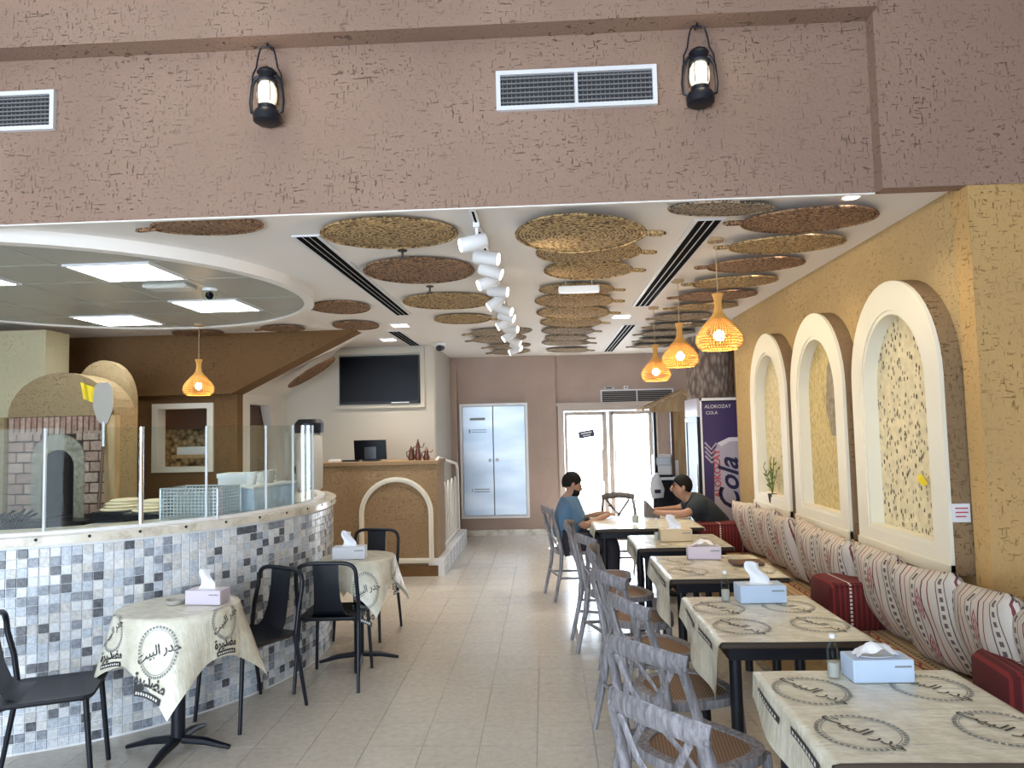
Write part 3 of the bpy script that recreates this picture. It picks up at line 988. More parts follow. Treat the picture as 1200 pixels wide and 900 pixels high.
rowL = [(-0.85, 3.98, .76, .56, 0, 'woven_tan'), (-0.85, 4.95, .76, .70, 0, 'woven_brown'), (-0.81, 6.16, .77, .64, 0, 'woven_tan'), (-0.80, 7.18, .56, .5, 0, 'woven_tan')]
for i, (x, y, w, d, k, wv) in enumerate(rowL):
    hang_mat(x, y, w, d, '%s woven mat from the beam in the row left of the spotlight track' % ORD[i], 'mats left of the spotlight track', k, wv, 0.05, (-0.03, 0), handle=i > 1)
rowLF = [(-0.47, 8.22, .70, .5), (-0.53, 8.84, .66, .56), (-0.45, 9.64, .58, .46), (-0.46, 10.35, .56, .5)]
for i, (x, y, w, d) in enumerate(rowLF):
    hang_mat(x, y, w, d, '%s small dark woven mat at the far end of the spotlight track' % ORD[i], 'mats at the far end of the track', 1, 'woven_grey', pi + 0.1, (0.05, 0.04))
hang_mat(-1.78, 3.71, .60, .29, 'woven mat half hidden behind the beam above the round ceiling', 'mats around the round ceiling', 1, 'woven_brown', pi, (0.03, 0), handle=True)
hang_mat(-1.80, 6.30, .52, .5, 'woven mat between the round ceiling and the left slot vent', 'mats around the round ceiling', 1, 'woven_brown', pi, (0.06, 0))
hang_mat(-1.95, 7.40, .47, .5, 'small woven mat on the ceiling right above the cash counter', 'mats around the round ceiling', 0, 'woven_brown', pi, (0.03, 0), handle=False)
hang_mat(-3.75, 7.62, .52, .48, 'dark woven mat on the ceiling close to the brown kitchen wall', 'mats around the round ceiling', 0, 'woven_brown', 0.0, (0.02, 0), handle=False)
hang_mat(-2.75, 7.45, .46, .34, 'thin dark woven mat at the far rim of the round ceiling', 'mats around the round ceiling', 1, 'woven_brown', pi, (0.04, 0))
sl_a = radians(31)
hang_mat(-2.86, 8.72, .66, .42, 'woven mat on the sloping stair underside beside the television', 'mats around the round ceiling', 0, 'woven_brown', 0, z=2.41, handle=False, rot=(0, -sl_a, 0))
rowC = [(0.23, 3.98, .72, .62), (0.31, 4.55, .66, .54), (0.34, 5.07, .62, .50), (0.29, 5.78, .60, .42), (0.29, 6.3, .68, .54), (0.31, 6.95, .70, .58), (0.31, 7.6, .64, .54), (0.30, 8.25, .60, .46), (0.31, 8.89, .54, .4), (0.31, 9.4, .62, .44), (0.36, 10.3, .60, .44)]
for i, (x, y, w, d) in enumerate(rowC):
    hang_mat(x, y, w, d, '%s leaf-shaped woven mat from the beam in the row between track and slot vent' % ORD[i], 'mats between track and slot vent', 2 if i == 0 else (1 if i < 3 else 0),
             'woven_tan' if i < 7 else 'woven_grey', -0.10, (-0.10 if i == 0 else -0.03 - 0.01 * (i % 3), 0.03), z=2.74 if i == 0 else 2.775)
rowR = [(1.49, 3.98, .74, .56), (1.55, 4.52, .72, .54), (1.52, 5.08, .68, .52), (1.53, 5.68, .66, .56), (1.53, 6.26, .68, .54), (1.55, 6.83, .62, .48), (1.46, 7.45, .60, .52), (1.53, 8.1, .64, .54), (1.52, 8.72, .66, .54), (1.55, 9.4, .6, .44), (1.55, 10.05, .6, .52)]
for i, (x, y, w, d) in enumerate(rowR):
    hang_mat(x, y, w, d, '%s woven mat from the beam in the row along the golden wall' % ORD[i], 'mats along the golden wall', 1 if i < 4 else 0,
             ('woven_brown', 'woven_tan')[i % 2] if i < 6 else 'woven_grey', pi + 0.12, (-0.03 - 0.01 * (i % 2), 0.02), z=2.775)
hang_mat(0.95, 3.705, .56, .29, 'dark woven mat hugging the beam above the near slot vent', 'mats along the golden wall', 2, 'woven_grey', 0.15, (0.05, 0), z=2.775, handle=False)

# ---- spotlight track
tr = thing('light_track', 'white ceiling track carrying the row of spotlights', 'light track', (-0.34, 6.6, 2.8))
MB().box(-0.018, 0.018, -3.0, 3.0, -0.03, 0.0).build('rail', 'white_gloss', tr)
MB().box(-0.006, 0.006, -2.99, 2.99, -0.0315, -0.029).build('groove', 'slot_black', tr)
heads = [(3.85, -1, 0.25), (4.20, 1, 0.2), (4.55, 1, 0.35), (4.9, -1, 0.35), (5.25, 1, 0.15), (5.65, -1, 0.6), (6.05, 1, 0.35), (6.45, 1, 0.3), (6.85, -1, 0.45), (7.3, 1, 0.1), (7.75, -1, 0.55), (8.25, 1, 0.4), (8.75, 1, 0.5), (9.25, -1, 0.4)]
hm_body = MB().lathe([(0.036, -0.075), (0.042, -0.07), (0.042, 0.065), (0.035, 0.075)], n=18).mesh('body', 'white_gloss')
hm_face = MB().lathe([(0.034, -0.0795), (0.036, -0.074)], n=18).mesh('lens', 'spot_face')
hm_arm = MB().box(-0.007, 0.007, -0.02, 0.02, -0.0, 0.075).mesh('bracket', 'white_gloss')
hm_ad = MB().box(-0.017, 0.017, -0.05, 0.05, 0.07, 0.095).mesh('adapter', 'white_gloss')
for me in (hm_body,):
    for p in me.polygons:
        p.use_smooth = True
for i, (y, s_, dn) in enumerate(heads):
    h_ = thing('track_spotlight', '%s white spotlight from the beam on the ceiling track, turned to the %s' % (ORD[i], 'right' if s_ > 0 else 'left'), 'spotlight', (-0.34, y, 2.675), 0, 'white track spotlights')
    place(hm_arm, 'bracket', h_)
    place(hm_ad, 'adapter', h_)
    d_ = Vector((s_ * cos(dn), -0.25 + 0.1 * (i % 3), -sin(dn))).normalized()
    q = d_.to_track_quat('-Z', 'Y').to_euler()
    b_ = place(hm_body, 'body', h_, loc=tuple(d_ * 0.02), rot=q)
    place(hm_face, 'lens', h_, loc=tuple(d_ * 0.02), rot=q)
    lamp('spot_beam', 'SPOT', tuple(d_ * 0.125), 15 if s_ > 0 else 14, (1.0, 0.84, 0.58), h_, target=tuple(d_ * 3), size=0.03, angle=75, blend=0.8)

# ---- warm downlights along the golden wall
dl_r = MB().lathe([(0.055, -0.006), (0.055, 0.0)], n=18).mesh('trim_ring', 'white_gloss')
dl_l = MB().lathe([(0.038, -0.009), (0.038, -0.002)], n=16).mesh('lens', 'lamp_white')
for i, y in enumerate([3.68, 4.26, 4.80, 5.38, 5.97, 6.54, 7.14, 7.8]):
    d_ = thing('downlight', '%s small round downlight from the beam between the mats along the golden wall' % ORD[i], 'downlight', (1.60, y, 2.8), 0, 'downlights along the golden wall')
    place(dl_r, 'trim_ring', d_)
    place(dl_l, 'lens', d_)
    lamp('downlight_beam', 'SPOT', (0, 0, -0.03), 13, (1.0, 0.82, 0.54), d_, target=(0.22, 0, -1.0), size=0.05, angle=110, blend=0.9)
for i, (x, y, lab) in enumerate([(-1.52, 7.6, 'square bright downlight on the ceiling beside the left slot vent'), (0.83, 7.45, 'square bright downlight on the ceiling between the two right slot vents'),
                                 (-1.9, 8.75, 'bright downlight on the ceiling just above the television')]):
    d_ = thing('square_downlight', lab, 'downlight', (x, y, 2.8), 0)
    MB().rbox(-0.10, 0.10, -0.10, 0.10, -0.012, 0.0, 0.004).build('frame', 'white_gloss', d_)
    MB().box(-0.08, 0.08, -0.08, 0.08, -0.015, -0.011).build('diffuser', 'lamp_white', d_)
    lamp('downlight_beam', 'SPOT', (0, 0, -0.04), 70, (1.0, 0.9, 0.78), d_, target=(0, 0, -1), size=0.08, angle=130, blend=0.9)

# ---- sprinklers, smoke detectors, emergency light, cameras
for i, (x, y, lab) in enumerate([(-0.87, 4.45, 'small ceiling sprinkler between the first two mats left of the track'), (-0.88, 5.6, 'small ceiling sprinkler between the second and third mats left of the track')]):
    s_ = thing('sprinkler', lab, 'sprinkler', (x, y, 2.8))
    MB().lathe([(0.008, -0.05), (0.008, -0.012), (0.03, -0.008), (0.03, 0)], n=12).build('stem', 'pot_dark', s_)
    MB().lathe([(0.025, -0.056), (0.025, -0.05)], n=12).build('deflector', 'pot_dark', s_)
e_ = thing('emergency_light', 'white strip light hanging under the ceiling in front of the fourth leaf-shaped mat', 'emergency light', (0.29, 5.42, 2.70))
MB().rbox(-0.155, 0.155, -0.03, 0.03, -0.025, 0.025, 0.008).build('housing', 'white_gloss', e_)
MB().box(-0.145, 0.145, -0.033, -0.029, -0.018, 0.018).build('lens', 'white_gloss', e_)
for s_ in (-0.1, 0.1):
    MB().tube([(s_, 0, 0.02), (s_, 0, 0.1)], 0.004, 6).build('hanger', 'bezel_grey', e_)
c_ = thing('dome_camera', 'clear dome camera hanging under the round ceiling between two lit panels', 'camera', (-2.45, 5.15, 2.739))
MB().lathe([(0.05, -0.02), (0.055, 0.0)], n=18).build('mount', 'white_gloss', c_)
MB().lathe([(0.004, -0.10), (0.035, -0.09), (0.055, -0.06), (0.055, -0.02)], n=18).build('dome', 'clear_glass', c_, smooth=True)
MB().sphere((0, 0, -0.05), 0.03, 10, 6).build('lens', 'black_gloss', c_, smooth=True)
v_ = thing('ceiling_cassette', 'pale rectangular air outlet under the round ceiling beside the large lit panel', 'air vent', (-2.66, 4.98, 2.739))  # shallow box standing in for a reflection on the grey ceiling panels
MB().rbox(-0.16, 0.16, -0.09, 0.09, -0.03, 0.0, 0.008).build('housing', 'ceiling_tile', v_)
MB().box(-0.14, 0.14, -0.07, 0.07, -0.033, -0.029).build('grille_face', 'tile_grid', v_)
for (x, y, lab) in ((-1.32, 9.3, 'black security camera on the ceiling at the corner of the television wall'),):
    c_ = thing('security_camera', lab, 'camera', (x, y, 2.8))
    MB().rbox(-0.05, 0.05, -0.05, 0.05, -0.04, 0, 0.008).build('mount', 'white_gloss', c_)
    MB().tube([(0, 0.02, -0.06), (-0.02, -0.10, -0.08)], 0.04, 12).build('body', 'black_metal', c_)

# ---- woven pendant lamps
def pendant_parts():
    prof = [(0.105, 0.0), (0.128, 0.018), (0.14, 0.05), (0.135, 0.085), (0.11, 0.125), (0.075, 0.165), (0.045, 0.195), (0.024, 0.225), (0.016, 0.27), (0.018, 0.31), (0.030, 0.345)]
    skin_ = MB()
    skin_.lathe(prof, n=30, cap=False)
    rib = MB()
    for k in range(46):
        a = 2 * pi * k / 46
        rib.tube([((r + 0.002) * cos(a + 0.5 * z), (r + 0.002) * sin(a + 0.5 * z), z) for r, z in prof], 0.0035, 4)
    ring_ = MB()
    zr_ = []
    for (ra, za), (rb, zb) in zip(prof[:-1], prof[1:]):
        m_ = max(1, int((zb - za) / 0.0125))
        zr_ += [(za + (zb - za) * q / m_, ra + (rb - ra) * q / m_ + 0.002) for q in range(m_)]
    for z, r in zr_:
        ring_.tube([(r * cos(2 * pi * k / 30), r * sin(2 * pi * k / 30), z) for k in range(30)], 0.003, 4, closed=True)
    bulb = MB().sphere((0, 0, 0.085), 0.035, 14, 10)
    return skin_.mesh('shade', 'rattan_skin'), rib.mesh('rib_weave', 'rattan'), ring_.mesh('ring_weave', 'rattan'), bulb.mesh('bulb', 'bulb_warm')


PEND = pendant_parts()
for p in PEND[3].polygons:
    p.use_smooth = True
for p in PEND[0].polygons:
    p.use_smooth = True


def pendant(x, y, z, top, label, energy=10, sc_=1.0):
    P = thing('pendant_lamp', label, 'pendant lamp', (x, y, z), 0.3, 'woven basket pendant lamps')
    sh_ = place(PEND[1], 'shade', P)
    place(PEND[2], 'ring_weave', sh_)
    place(PEND[3], 'bulb', P)
    MB().tube([(0, 0, 0.12), (0, 0, top - z)], 0.003, 6).build('cord', 'cord_tan', P)
    MB().lathe([(0.05, top - z - 0.02), (0.05, top - z)], n=16).build('canopy', 'cord_tan', P)
    lamp('pendant_glow', 'POINT', (0, 0, 0.03), energy, (1.0, 0.68, 0.33), P, size=0.04)


pendant(1.09, 4.44, 2.11, 2.8, 'nearest woven basket pendant lamp over the bench tables', 5)
pendant(1.085, 5.68, 2.11, 2.8, 'middle woven basket pendant lamp of the three over the bench tables', 5)
pendant(1.09, 6.96, 2.085, 2.8, 'farthest woven basket pendant lamp of the three over the bench tables', 5)
pendant(-3.33, 6.78, 2.05, 2.74, 'woven basket pendant lamp in the kitchen against the brown wall', 4)

# ================================================================== WALL ARCHES
def arch_pts(y0, y1, z0, ztop, k=18, taper=1.0):
    r = (y1 - y0) / 2
    c = (y0 + y1) / 2
    zs = ztop - r * taper
    pts = [(y1, z0)]
    for i in range(k + 1):
        a = pi * i / k
        pts.append((c + r * cos(a), zs + r * taper * sin(a)))
    pts.append((y0, z0))
    return pts


def wall_arch(y0, y1, label, fill):
    A = thing('wall_arch', label, 'wall arch', (0, 0, 0), 0, 'plaster arches on the golden wall')
    z0, z1 = 0.885, 2.44
    out = arch_pts(y0, y1, z0, z1, 22, 1.12)
    mid = arch_pts(y0 + 0.135, y1 - 0.135, z0 + 0.12, z1 - 0.165, 22, 1.2)
    inn = arch_pts(y0 + 0.157, y1 - 0.157, z0 + 0.142, z1 - 0.19, 22, 1.2)
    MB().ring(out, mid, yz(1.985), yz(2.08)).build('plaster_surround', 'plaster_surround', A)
    fr2 = MB().ring(out, mid, yz(1.965), yz(1.985)).ring(mid, inn, yz(1.972), yz(2.06)).build('arch_frame', 'cream_frame', A, smooth=True)
    MB().prism(inn, yz(2.052), yz(2.07)).build('infill_panel', fill, A)
    MB().box(1.955, 1.985, y0 + 0.0, y1 - 0.0, z0 - 0.012, z0 + 0.05).build('sill', 'cream_frame', A)
    return A


wall_arch(3.64, 4.66, 'nearest plaster arch on the golden wall, pebble filled', 'pebble_coarse')
A2 = wall_arch(4.80, 5.80, 'middle plaster arch on the golden wall, straw filled with a grey patch', 'straw_infill')
MB().prism([(5.02, 1.25 + 0.3), (5.22, 1.25 + 0.3), (5.30, 1.75), (5.25, 2.05), (5.12, 2.12), (5.02, 1.95)], yz(2.045), yz(2.053)).build('grey_patch', 'grey_stone_patch', A2)
wall_arch(5.93, 6.92, 'farthest plaster arch on the golden wall, fine pebble filled with a plant', 'pebble_fine')
# plant on the sill of the far arch
pp = thing('potted_sprig', 'small green sprig in a dark pot inside the farthest wall arch', 'plant', (1.99, 6.45, 0.95))
MB().lathe([(0.03, 0.0), (0.04, 0.06), (0.042, 0.08), (0.03, 0.078)], n=14).build('pot', 'pot_dark', pp)
random.seed(5)
for k in range(9):
    a = random.uniform(0, 2 * pi)
    h = random.uniform(0.2, 0.42)
    tip = (min(0.02, 0.06 * cos(a)), 0.16 * sin(a) * random.uniform(.5, 1), h)
    st_ = MB().tube([(0, 0, 0.07), (tip[0] * .3, tip[1] * .4, h * .6), tip], 0.003, 5).build('stem', 'leaf_green', pp)
    for q in range(4):
        f = 0.45 + 0.18 * q
        c0 = Vector((tip[0] * f, tip[1] * f, 0.07 + (h - 0.07) * f))
        dv = Vector((random.uniform(-.02, .02), random.uniform(-.05, .05), random.uniform(0.0, .05)))
        sd_ = dv.cross(Vector((1, 0, 0))).normalized() * 0.014
        MB().add([c0, c0 + dv * .5 + sd_, c0 + dv * 1.1, c0 + dv * .5 - sd_, c0 + dv * .55 + Vector((0.006, 0, 0))], [(0, 1, 4), (1, 2, 4), (2, 3, 4), (3, 0, 4), (0, 1, 2, 3)]).build('leaf', 'leaf_green', st_)
yo = thing('wall_ornament', 'small yellow ornament stuck on the pebbles of the nearest arch', 'ornament', (2.03, 3.98, 1.32))
MB().add([(0, -.045, -.01), (-.012, -.02, .03), (0, .05, .035), (-.01, .045, 0), (0, .0, -.03), (.012, 0, 0)], [(0, 1, 4), (1, 2, 3), (1, 3, 4), (0, 4, 5), (4, 3, 5), (3, 2, 5), (2, 1, 5), (1, 0, 5)]).build('petal_shape', 'yellow_cloth', yo)
sp_ = thing('notice_card', 'small white printed card on the side of the nearest arch', 'card', (2.025, 3.634, 1.19))
MB().rbox(-0.042, 0.042, -0.006, 0.004, -0.045, 0.045, 0.002).build('card_sheet', 'tissue_box_white', sp_)
MB().box(-0.03, 0.03, -0.008, -0.005, 0.02, 0.026).box(-0.03, 0.03, -0.008, -0.005, 0.0, 0.006).box(-0.03, 0.02, -0.008, -0.005, -0.02, -0.014).build('printed_lines', 'cola_red', sp_)

# ================================================================== THE ROUND BAR
bar = thing('mosaic_bar', 'curved bar counter faced with grey and white mosaic tiles', 'bar counter', (BAR_C[0], BAR_C[1], 0))
A0, A1 = radians(-150), radians(35)       # from behind the frame edge round to the kitchen side
def arc_ring(r0, r1, z0, z1, a0=A0, a1=A1, n_=90):
    b_ = MB()
    rings = []
    for k in range(n_ + 1):
        a = a0 + (a1 - a0) * k / n_
        rings.append([(r0 * cos(a), r0 * sin(a), z0), (r1 * cos(a), r1 * sin(a), z0), (r1 * cos(a), r1 * sin(a), z1), (r0 * cos(a), r0 * sin(a), z1)])
    return b_.loft(rings)
arc_ring(BAR_R - 0.14, BAR_R, 0, 1.085).build('bar_wall', 'mosaic_grout', bar, smooth=True)
tp = arc_ring(BAR_R - 0.45, BAR_R + 0.03, 1.085, BAR_H).build('marble_top', 'marble', bar, smooth=True)
arc_ring(BAR_R - 0.12, BAR_R - 0.06, BAR_H, BAR_H + 0.018).build('glass_channel', 'white_gloss', tp, smooth=True)
stud_me = MB().sphere((0, 0, 0), 0.009, 8, 6).mesh('stud', 'black_metal')
for k in range(17):
    a = radians(-112 + 7.8 * k)
    place(stud_me, 'stud', bar, loc=((BAR_R + 0.028) * cos(a), (BAR_R + 0.028) * sin(a), BAR_H - 0.012))
T_ = 0.0505
nrow = 21
da = T_ / BAR_R
tile_shapes = [MB().rbox(-0.0235, 0.0235, 0, 0.006, -0.0235, 0.0235, 0.0025).mesh('mosaic_tile', 'mosaic_%d' % k) for k in range(6)]
random.seed(3)
tl = []
a = A0
while a < A1:
    for r_ in range(nrow):
        tl.append((a + da / 2, 0.035 + r_ * T_))
    a += da
def tpick():
    return random.choices(range(6), (24, 23, 14, 19, 10, 10))[0]
tl = [(a, z, tpick()) for a, z in tl]
def tdist(q):
    x, y = BAR_C[0] + BAR_R * cos(q[0]), BAR_C[1] + BAR_R * sin(q[0])
    inframe = -0.755 * y < x and (x * -cos(q[0]) + y * -sin(q[0])) > 0.15
    return (0 if inframe else 100) + sqrt(x * x + y * y + (1.65 - q[1]) ** 2)
tl.sort(key=tdist)
stuff = MB()
for i, (a, z, k) in enumerate(tl):
    if i < 300:
        place(tile_shapes[k], 'mosaic_tile', bar, loc=(BAR_R * cos(a), BAR_R * sin(a), z), rot=(0, 0, a - pi / 2))
    else:
        stuff.cur = k
        c, s_ = cos(a), sin(a)
        P_ = lambda u, w, v: ((BAR_R + w) * c - u * s_, (BAR_R + w) * s_ + u * c, z + v)
        h = 0.0235
        stuff.add([P_(-h, 0, -h), P_(h, 0, -h), P_(h, 0, h), P_(-h, 0, h), P_(-h + .002, .006, -h + .002), P_(h - .002, .006, -h + .002), P_(h - .002, .006, h - .002), P_(-h + .002, .006, h - .002)],
                  [(4, 5, 6, 7), (0, 1, 5, 4), (1, 2, 6, 5), (2, 3, 7, 6), (3, 0, 4, 7)])
o = stuff.build('mosaic_field', ['mosaic_%d' % k for k in range(6)], bar)
o['kind'] = 'stuff'

# glass screen on the bar: panels between posts
gs = thing('glass_screen', 'clear glass screen panels standing on the curved bar top', 'glass screen', (BAR_C[0], BAR_C[1], BAR_H))
rg = BAR_R - 0.09
edges = [radians(d) for d in (-110, -87, -64.75, -48.75, -36, -20.5, -10.25, 2)]
for k in range(len(edges) - 1):
    a0, a1 = edges[k] + 0.004, edges[k + 1] - 0.004
    pv = []
    for q in range(7):
        a = a0 + (a1 - a0) * q / 6
        pv.append((a,))
    b_ = MB()
    b_.loft([[((rg + w) * cos(a), (rg + w) * sin(a), z) for w, z in ((-0.003, 0.018), (0.003, 0.018), (0.003, 0.585), (-0.003, 0.585))] for (a,) in pv])
    gp = b_.build('glass_panel', 'clear_glass', gs)
for k, a in enumerate(edges):
    x, y = rg * cos(a), rg * sin(a)
    if k in (3,):
        MB().tube([(x, y, 0.0), (x, y, 0.585)], 0.014, 10).build('post', 'chrome', gs, smooth=True)
    else:
        MB().box(x - 0.006, x + 0.006, y - 0.006, y + 0.006, 0.0, 0.585).build('edge_strip', 'tissue_box_white', gs)

def on_bar(deg, r):
    a = radians(deg)
    return BAR_C[0] + r * cos(a), BAR_C[1] + r * sin(a)

# wire basket of the bar
x, y = on_bar(-33, 1.50)
wb_ = thing('wire_basket', 'grey metal mesh basket standing on the bar behind the glass', 'basket', (x, y, BAR_H), radians(-8))
bx_, by_, bh_ = 0.20, 0.13, 0.19
MB().box(-bx_, bx_, -by_, by_, 0, 0.008).build('base', 'steel', wb_)
fm = MB()
for z in (0.006, bh_):
    fm.tube([(-bx_, -by_, z), (bx_, -by_, z), (bx_, by_, z), (-bx_, by_, z)], 0.007, 6, closed=True)
for sx in (-1, 1):
    for sy in (-1, 1):
        fm.tube([(sx * bx_, sy * by_, 0), (sx * bx_, sy * by_, bh_)], 0.007, 6)
fm.build('frame', 'steel', wb_)
ms_ = MB()
for k in range(1, 16):
    x_ = -bx_ + 2 * bx_ * k / 16
    for sy in (-1, 1):
        ms_.box(x_ - 0.004, x_ + 0.004, sy * by_ - 0.003, sy * by_ + 0.003, 0, bh_)
for k in range(1, 10):
    y_ = -by_ + 2 * by_ * k / 10
    for sx in (-1, 1):
        ms_.box(sx * bx_ - 0.003, sx * bx_ + 0.003, y_ - 0.004, y_ + 0.004, 0, bh_)
for k in range(1, 9):
    z_ = bh_ * k / 9
    for sy in (-1, 1):
        ms_.box(-bx_, bx_, sy * by_ - 0.0025, sy * by_ + 0.0025, z_ - 0.004, z_ + 0.004)
    for sx in (-1, 1):
        ms_.box(sx * bx_ - 0.0025, sx * bx_ + 0.0025, -by_, by_, z_ - 0.004, z_ + 0.004)
o = ms_.build('wire_mesh', 'steel', wb_)
o['kind'] = 'stuff'
bl_ = tag(MB().rbox(x - 0.15, x + 0.14, y - 0.09, y + 0.09, BAR_H + 0.009, BAR_H + 0.16, 0.02).build('folded_napkins', 'bezel_grey'), 'grey folded napkins inside the mesh basket on the bar', 'napkins')
wbx = thing('white_carton', 'white carton standing on the work table behind the mesh basket', 'carton', (-2.25, 5.3, 1.0))
MB().rbox(-0.16, 0.16, -0.1, 0.1, 0, 0.36, 0.006).build('box_body', 'plate_white', wbx)
MB().box(-0.165, 0.165, -0.105, 0.105, 0.34, 0.372).build('lid', 'plate_white', wbx)

# work table inside the bar
wt = thing('work_table', 'dark topped steel work table inside the bar', 'table', (-2.75, 5.6, 0))
MB().box(-0.75, 0.62, -0.35, 0.35, 0.96, 1.0).build('top', 'steel', wt)
MB().box(-0.73, 0.60, -0.33, 0.33, 0.3, 0.33).build('shelf', 'steel', wt)
for sx in (-0.7, 0.57):
    for sy in (-0.3, 0.3):
        MB().box(sx - 0.02, sx + 0.02, sy - 0.02, sy + 0.02, 0, 0.96).build('leg', 'steel', wt)
# dough trays
for i, (xx_, yy2, lab) in enumerate([(-3.05, 5.5, 'pale stacked flatbread on the work table behind the glass'), (-3.38, 5.62, 'pile of pale dough under the oven peel')]):
    b_ = thing('bread_pile', lab, 'bread', (xx_, yy2, 1.0))
    for k in range(4):
        MB().lathe([(0.001, 0.0), (0.15 - 0.012 * k, 0.002), (0.16 - 0.015 * k, 0.012), (0.14 - 0.016 * k, 0.022), (0.001, 0.026)], n=22).build('flatbread', 'pale_dough', b_, smooth=True, loc=(0.012 * (k % 2), 0.01 * k, 0.08 + 0.022 * k))
    MB().rbox(-0.17, 0.17, -0.15, 0.15, 0, 0.08, 0.01).build('tray', 'ceramic_black', b_)
sx_, sy_ = on_bar(-13, 1.50)
st_ = thing('steel_serving_tray', 'pale blue steel serving unit on the right end of the bar', 'serving unit', (sx_, sy_, BAR_H), radians(-13))
MB().rbox(-0.14, 0.12, -0.26, 0.26, 0, 0.16, 0.01).build('body', 'tissue_box_blue', st_)
MB().box(-0.15, 0.13, -0.27, 0.27, 0.16, 0.172).build('top', 'white_gloss', st_)
jar = thing('water_dispenser', 'dark bottled water dispenser behind the glass screen', 'dispenser', (-2.42, 7.3, 0))
MB().rbox(-0.16, 0.16, -0.16, 0.16, 0, 1.02, 0.02).build('body', 'plate_white', jar)
MB().lathe([(0.05, 1.02), (0.13, 1.1), (0.135, 1.38), (0.13, 1.62), (0.10, 1.66)], n=18).build('bottle', 'bezel_grey', jar, smooth=True)
MB().lathe([(0.14, 1.66), (0.145, 1.69), (0.145, 1.76), (0.11, 1.80)], n=18).build('lid', 'black_metal', jar, smooth=True)
for i, (x_, y_, c_, lab) in enumerate([(sx_ - 0.03, sy_ - 0.1, 'plate_white', 'white cup on the steel serving unit'), (sx_ + 0.02, sy_ + 0.1, 'bezel_grey', 'grey metal pot on the steel serving unit')]):
    k_ = thing('cup', lab, 'cup', (x_, y_, BAR_H + 0.172))
    MB().lathe([(0.03, 0), (0.04, 0.05), (0.042, 0.09), (0.036, 0.085), (0.03, 0.01)], n=14).build('bowl', c_, k_, smooth=True)
    MB().tube([(0.04, 0, 0.07), (0.065, 0, 0.06), (0.06, 0, 0.03), (0.038, 0, 0.03)], 0.006, 6).build('handle', c_, k_)

# ================================================================== BRICK OVEN
ov = thing('brick_oven', 'plastered bread oven with a brick front, dark arched mouth and flue', 'oven', (-4.38, 6.3, 0))
def arc_poly(x0, x1, z0, ztop, k=20, sq=1.0):
    r = (x1 - x0) / 2
    c = (x0 + x1) / 2
    return [(x1, z0)] + [(c + r * cos(pi * i / k), ztop - r * sq + r * sq * sin(pi * i / k)) for i in range(k + 1)] + [(x0, z0)]
lx = lambda Y: (lambda x, z: (x, Y, z))
mouth = arc_poly(-0.14, 0.16, 0.95, 1.56, 16, 1.0)
bod = MB()
outer = arc_poly(-0.50, 0.50, 0.0, 2.26, 16, 0.8)
# front plate with the mouth left open: ring between outline and mouth
bod.ring([(x, max(z, 0.0)) for x, z in outer], mouth, lx(0.02), lx(0.35))
bod.build('body', 'plaster_oven', ov)
MB().prism(arc_poly(-0.16, 0.18, 0.93, 1.58, 16), lx(0.352), lx(0.4)).ring(arc_poly(-0.1405, 0.1605, 0.949, 1.561, 16), arc_poly(-0.135, 0.155, 0.955, 1.555, 16), lx(-0.0), lx(0.353)).build('firebox', 'soot', ov)
MB().prism(arc_poly(-0.12, 0.46, 0.0, 2.40, 18, 1.35), lx(0.36), lx(0.46)).build('side_arch', 'plaster_oven', ov)
MB().box(-1.3, -0.41, 0.38, 0.72, 0, 2.715).build('flue', 'plaster_pale', ov)
MB().box(-1.3, -0.40, 0.352, 0.378, 0.0, 2.05).build('flue_base', 'plaster_pale', ov)
MB().box(0.46, 0.55, -0.06, 0.02, 0.0, 1.86).build('side_post', 'light_wood', ov)
MB().box(-0.55, -0.47, -0.06, 0.02, 0.0, 1.86).build('side_post', 'plaster_oven', ov)
brick_wall = MB().ring([(-0.46, 0.9), (0.46, 0.9), (0.46, 1.86), (-0.46, 1.86)], [(-0.2, 0.92), (0.22, 0.92), (0.22, 1.6), (-0.2, 1.6)], lx(-0.008), lx(0.02)).build('brick_bed', 'brick_mortar', ov)
# voussoir arch of pale stone around the mouth
am = arc_poly(-0.14, 0.16, 0.95, 1.56, 16)
ao = arc_poly(-0.235, 0.255, 0.95, 1.70, 16, 0.9)
MB().ring(ao, am, lx(-0.028), lx(0.02)).build('mouth_surround', 'arch_stone', ov)
random.seed(9)
bz = 0.985
row = 0
while bz < 1.66:
    xb = -0.455 - (0.07 if row % 2 else 0.0)
    while xb < 0.455:
        x0_, x1_ = max(xb, -0.455), min(xb + 0.148, 0.455)
        top_ = bz + 0.082
        # leave out what falls on the stone surround
        keep = []
        lim = 0.24 if top_ < 1.46 else 0.245 * sqrt(max(0, 1 - ((bz - 1.46) / 0.245) ** 2)) if bz < 1.70 else 0
        segs = [(x0_, min(x1_, 0.01 - lim)), (max(x0_, 0.01 + lim), x1_)]
        for (p, q) in segs:
            if q - p > 0.025:
                MB().rbox(p, q - 0.008, -0.022, 0.0, bz, top_, 0.004).build('brick', 'brick_%d' % random.randrange(3), ov)
        xb += 0.152
    bz += 0.094
    row += 1
xb = -0.455
while xb < 0.43:
    MB().rbox(xb, xb + 0.042, -0.024, 0.0, 1.70, 1.855, 0.004).build('brick', 'brick_%d' % random.randrange(3), ov)
    xb += 0.0535
pl_ = thing('oven_shelf', 'black iron ledge below the oven mouth with ash and kindling', 'shelf', (-4.38, 6.1, 0))
MB().rbox(-0.48, 0.46, -0.15, 0.12, 0.84, 0.96, 0.01).build('ledge', 'ceramic_black', pl_)
for k in range(2):
    MB().box(-0.4 + 0.7 * k, -0.34 + 0.7 * k, -0.08, 0.1, 0, 0.84).build('leg', 'ceramic_black', pl_)
random.seed(4)
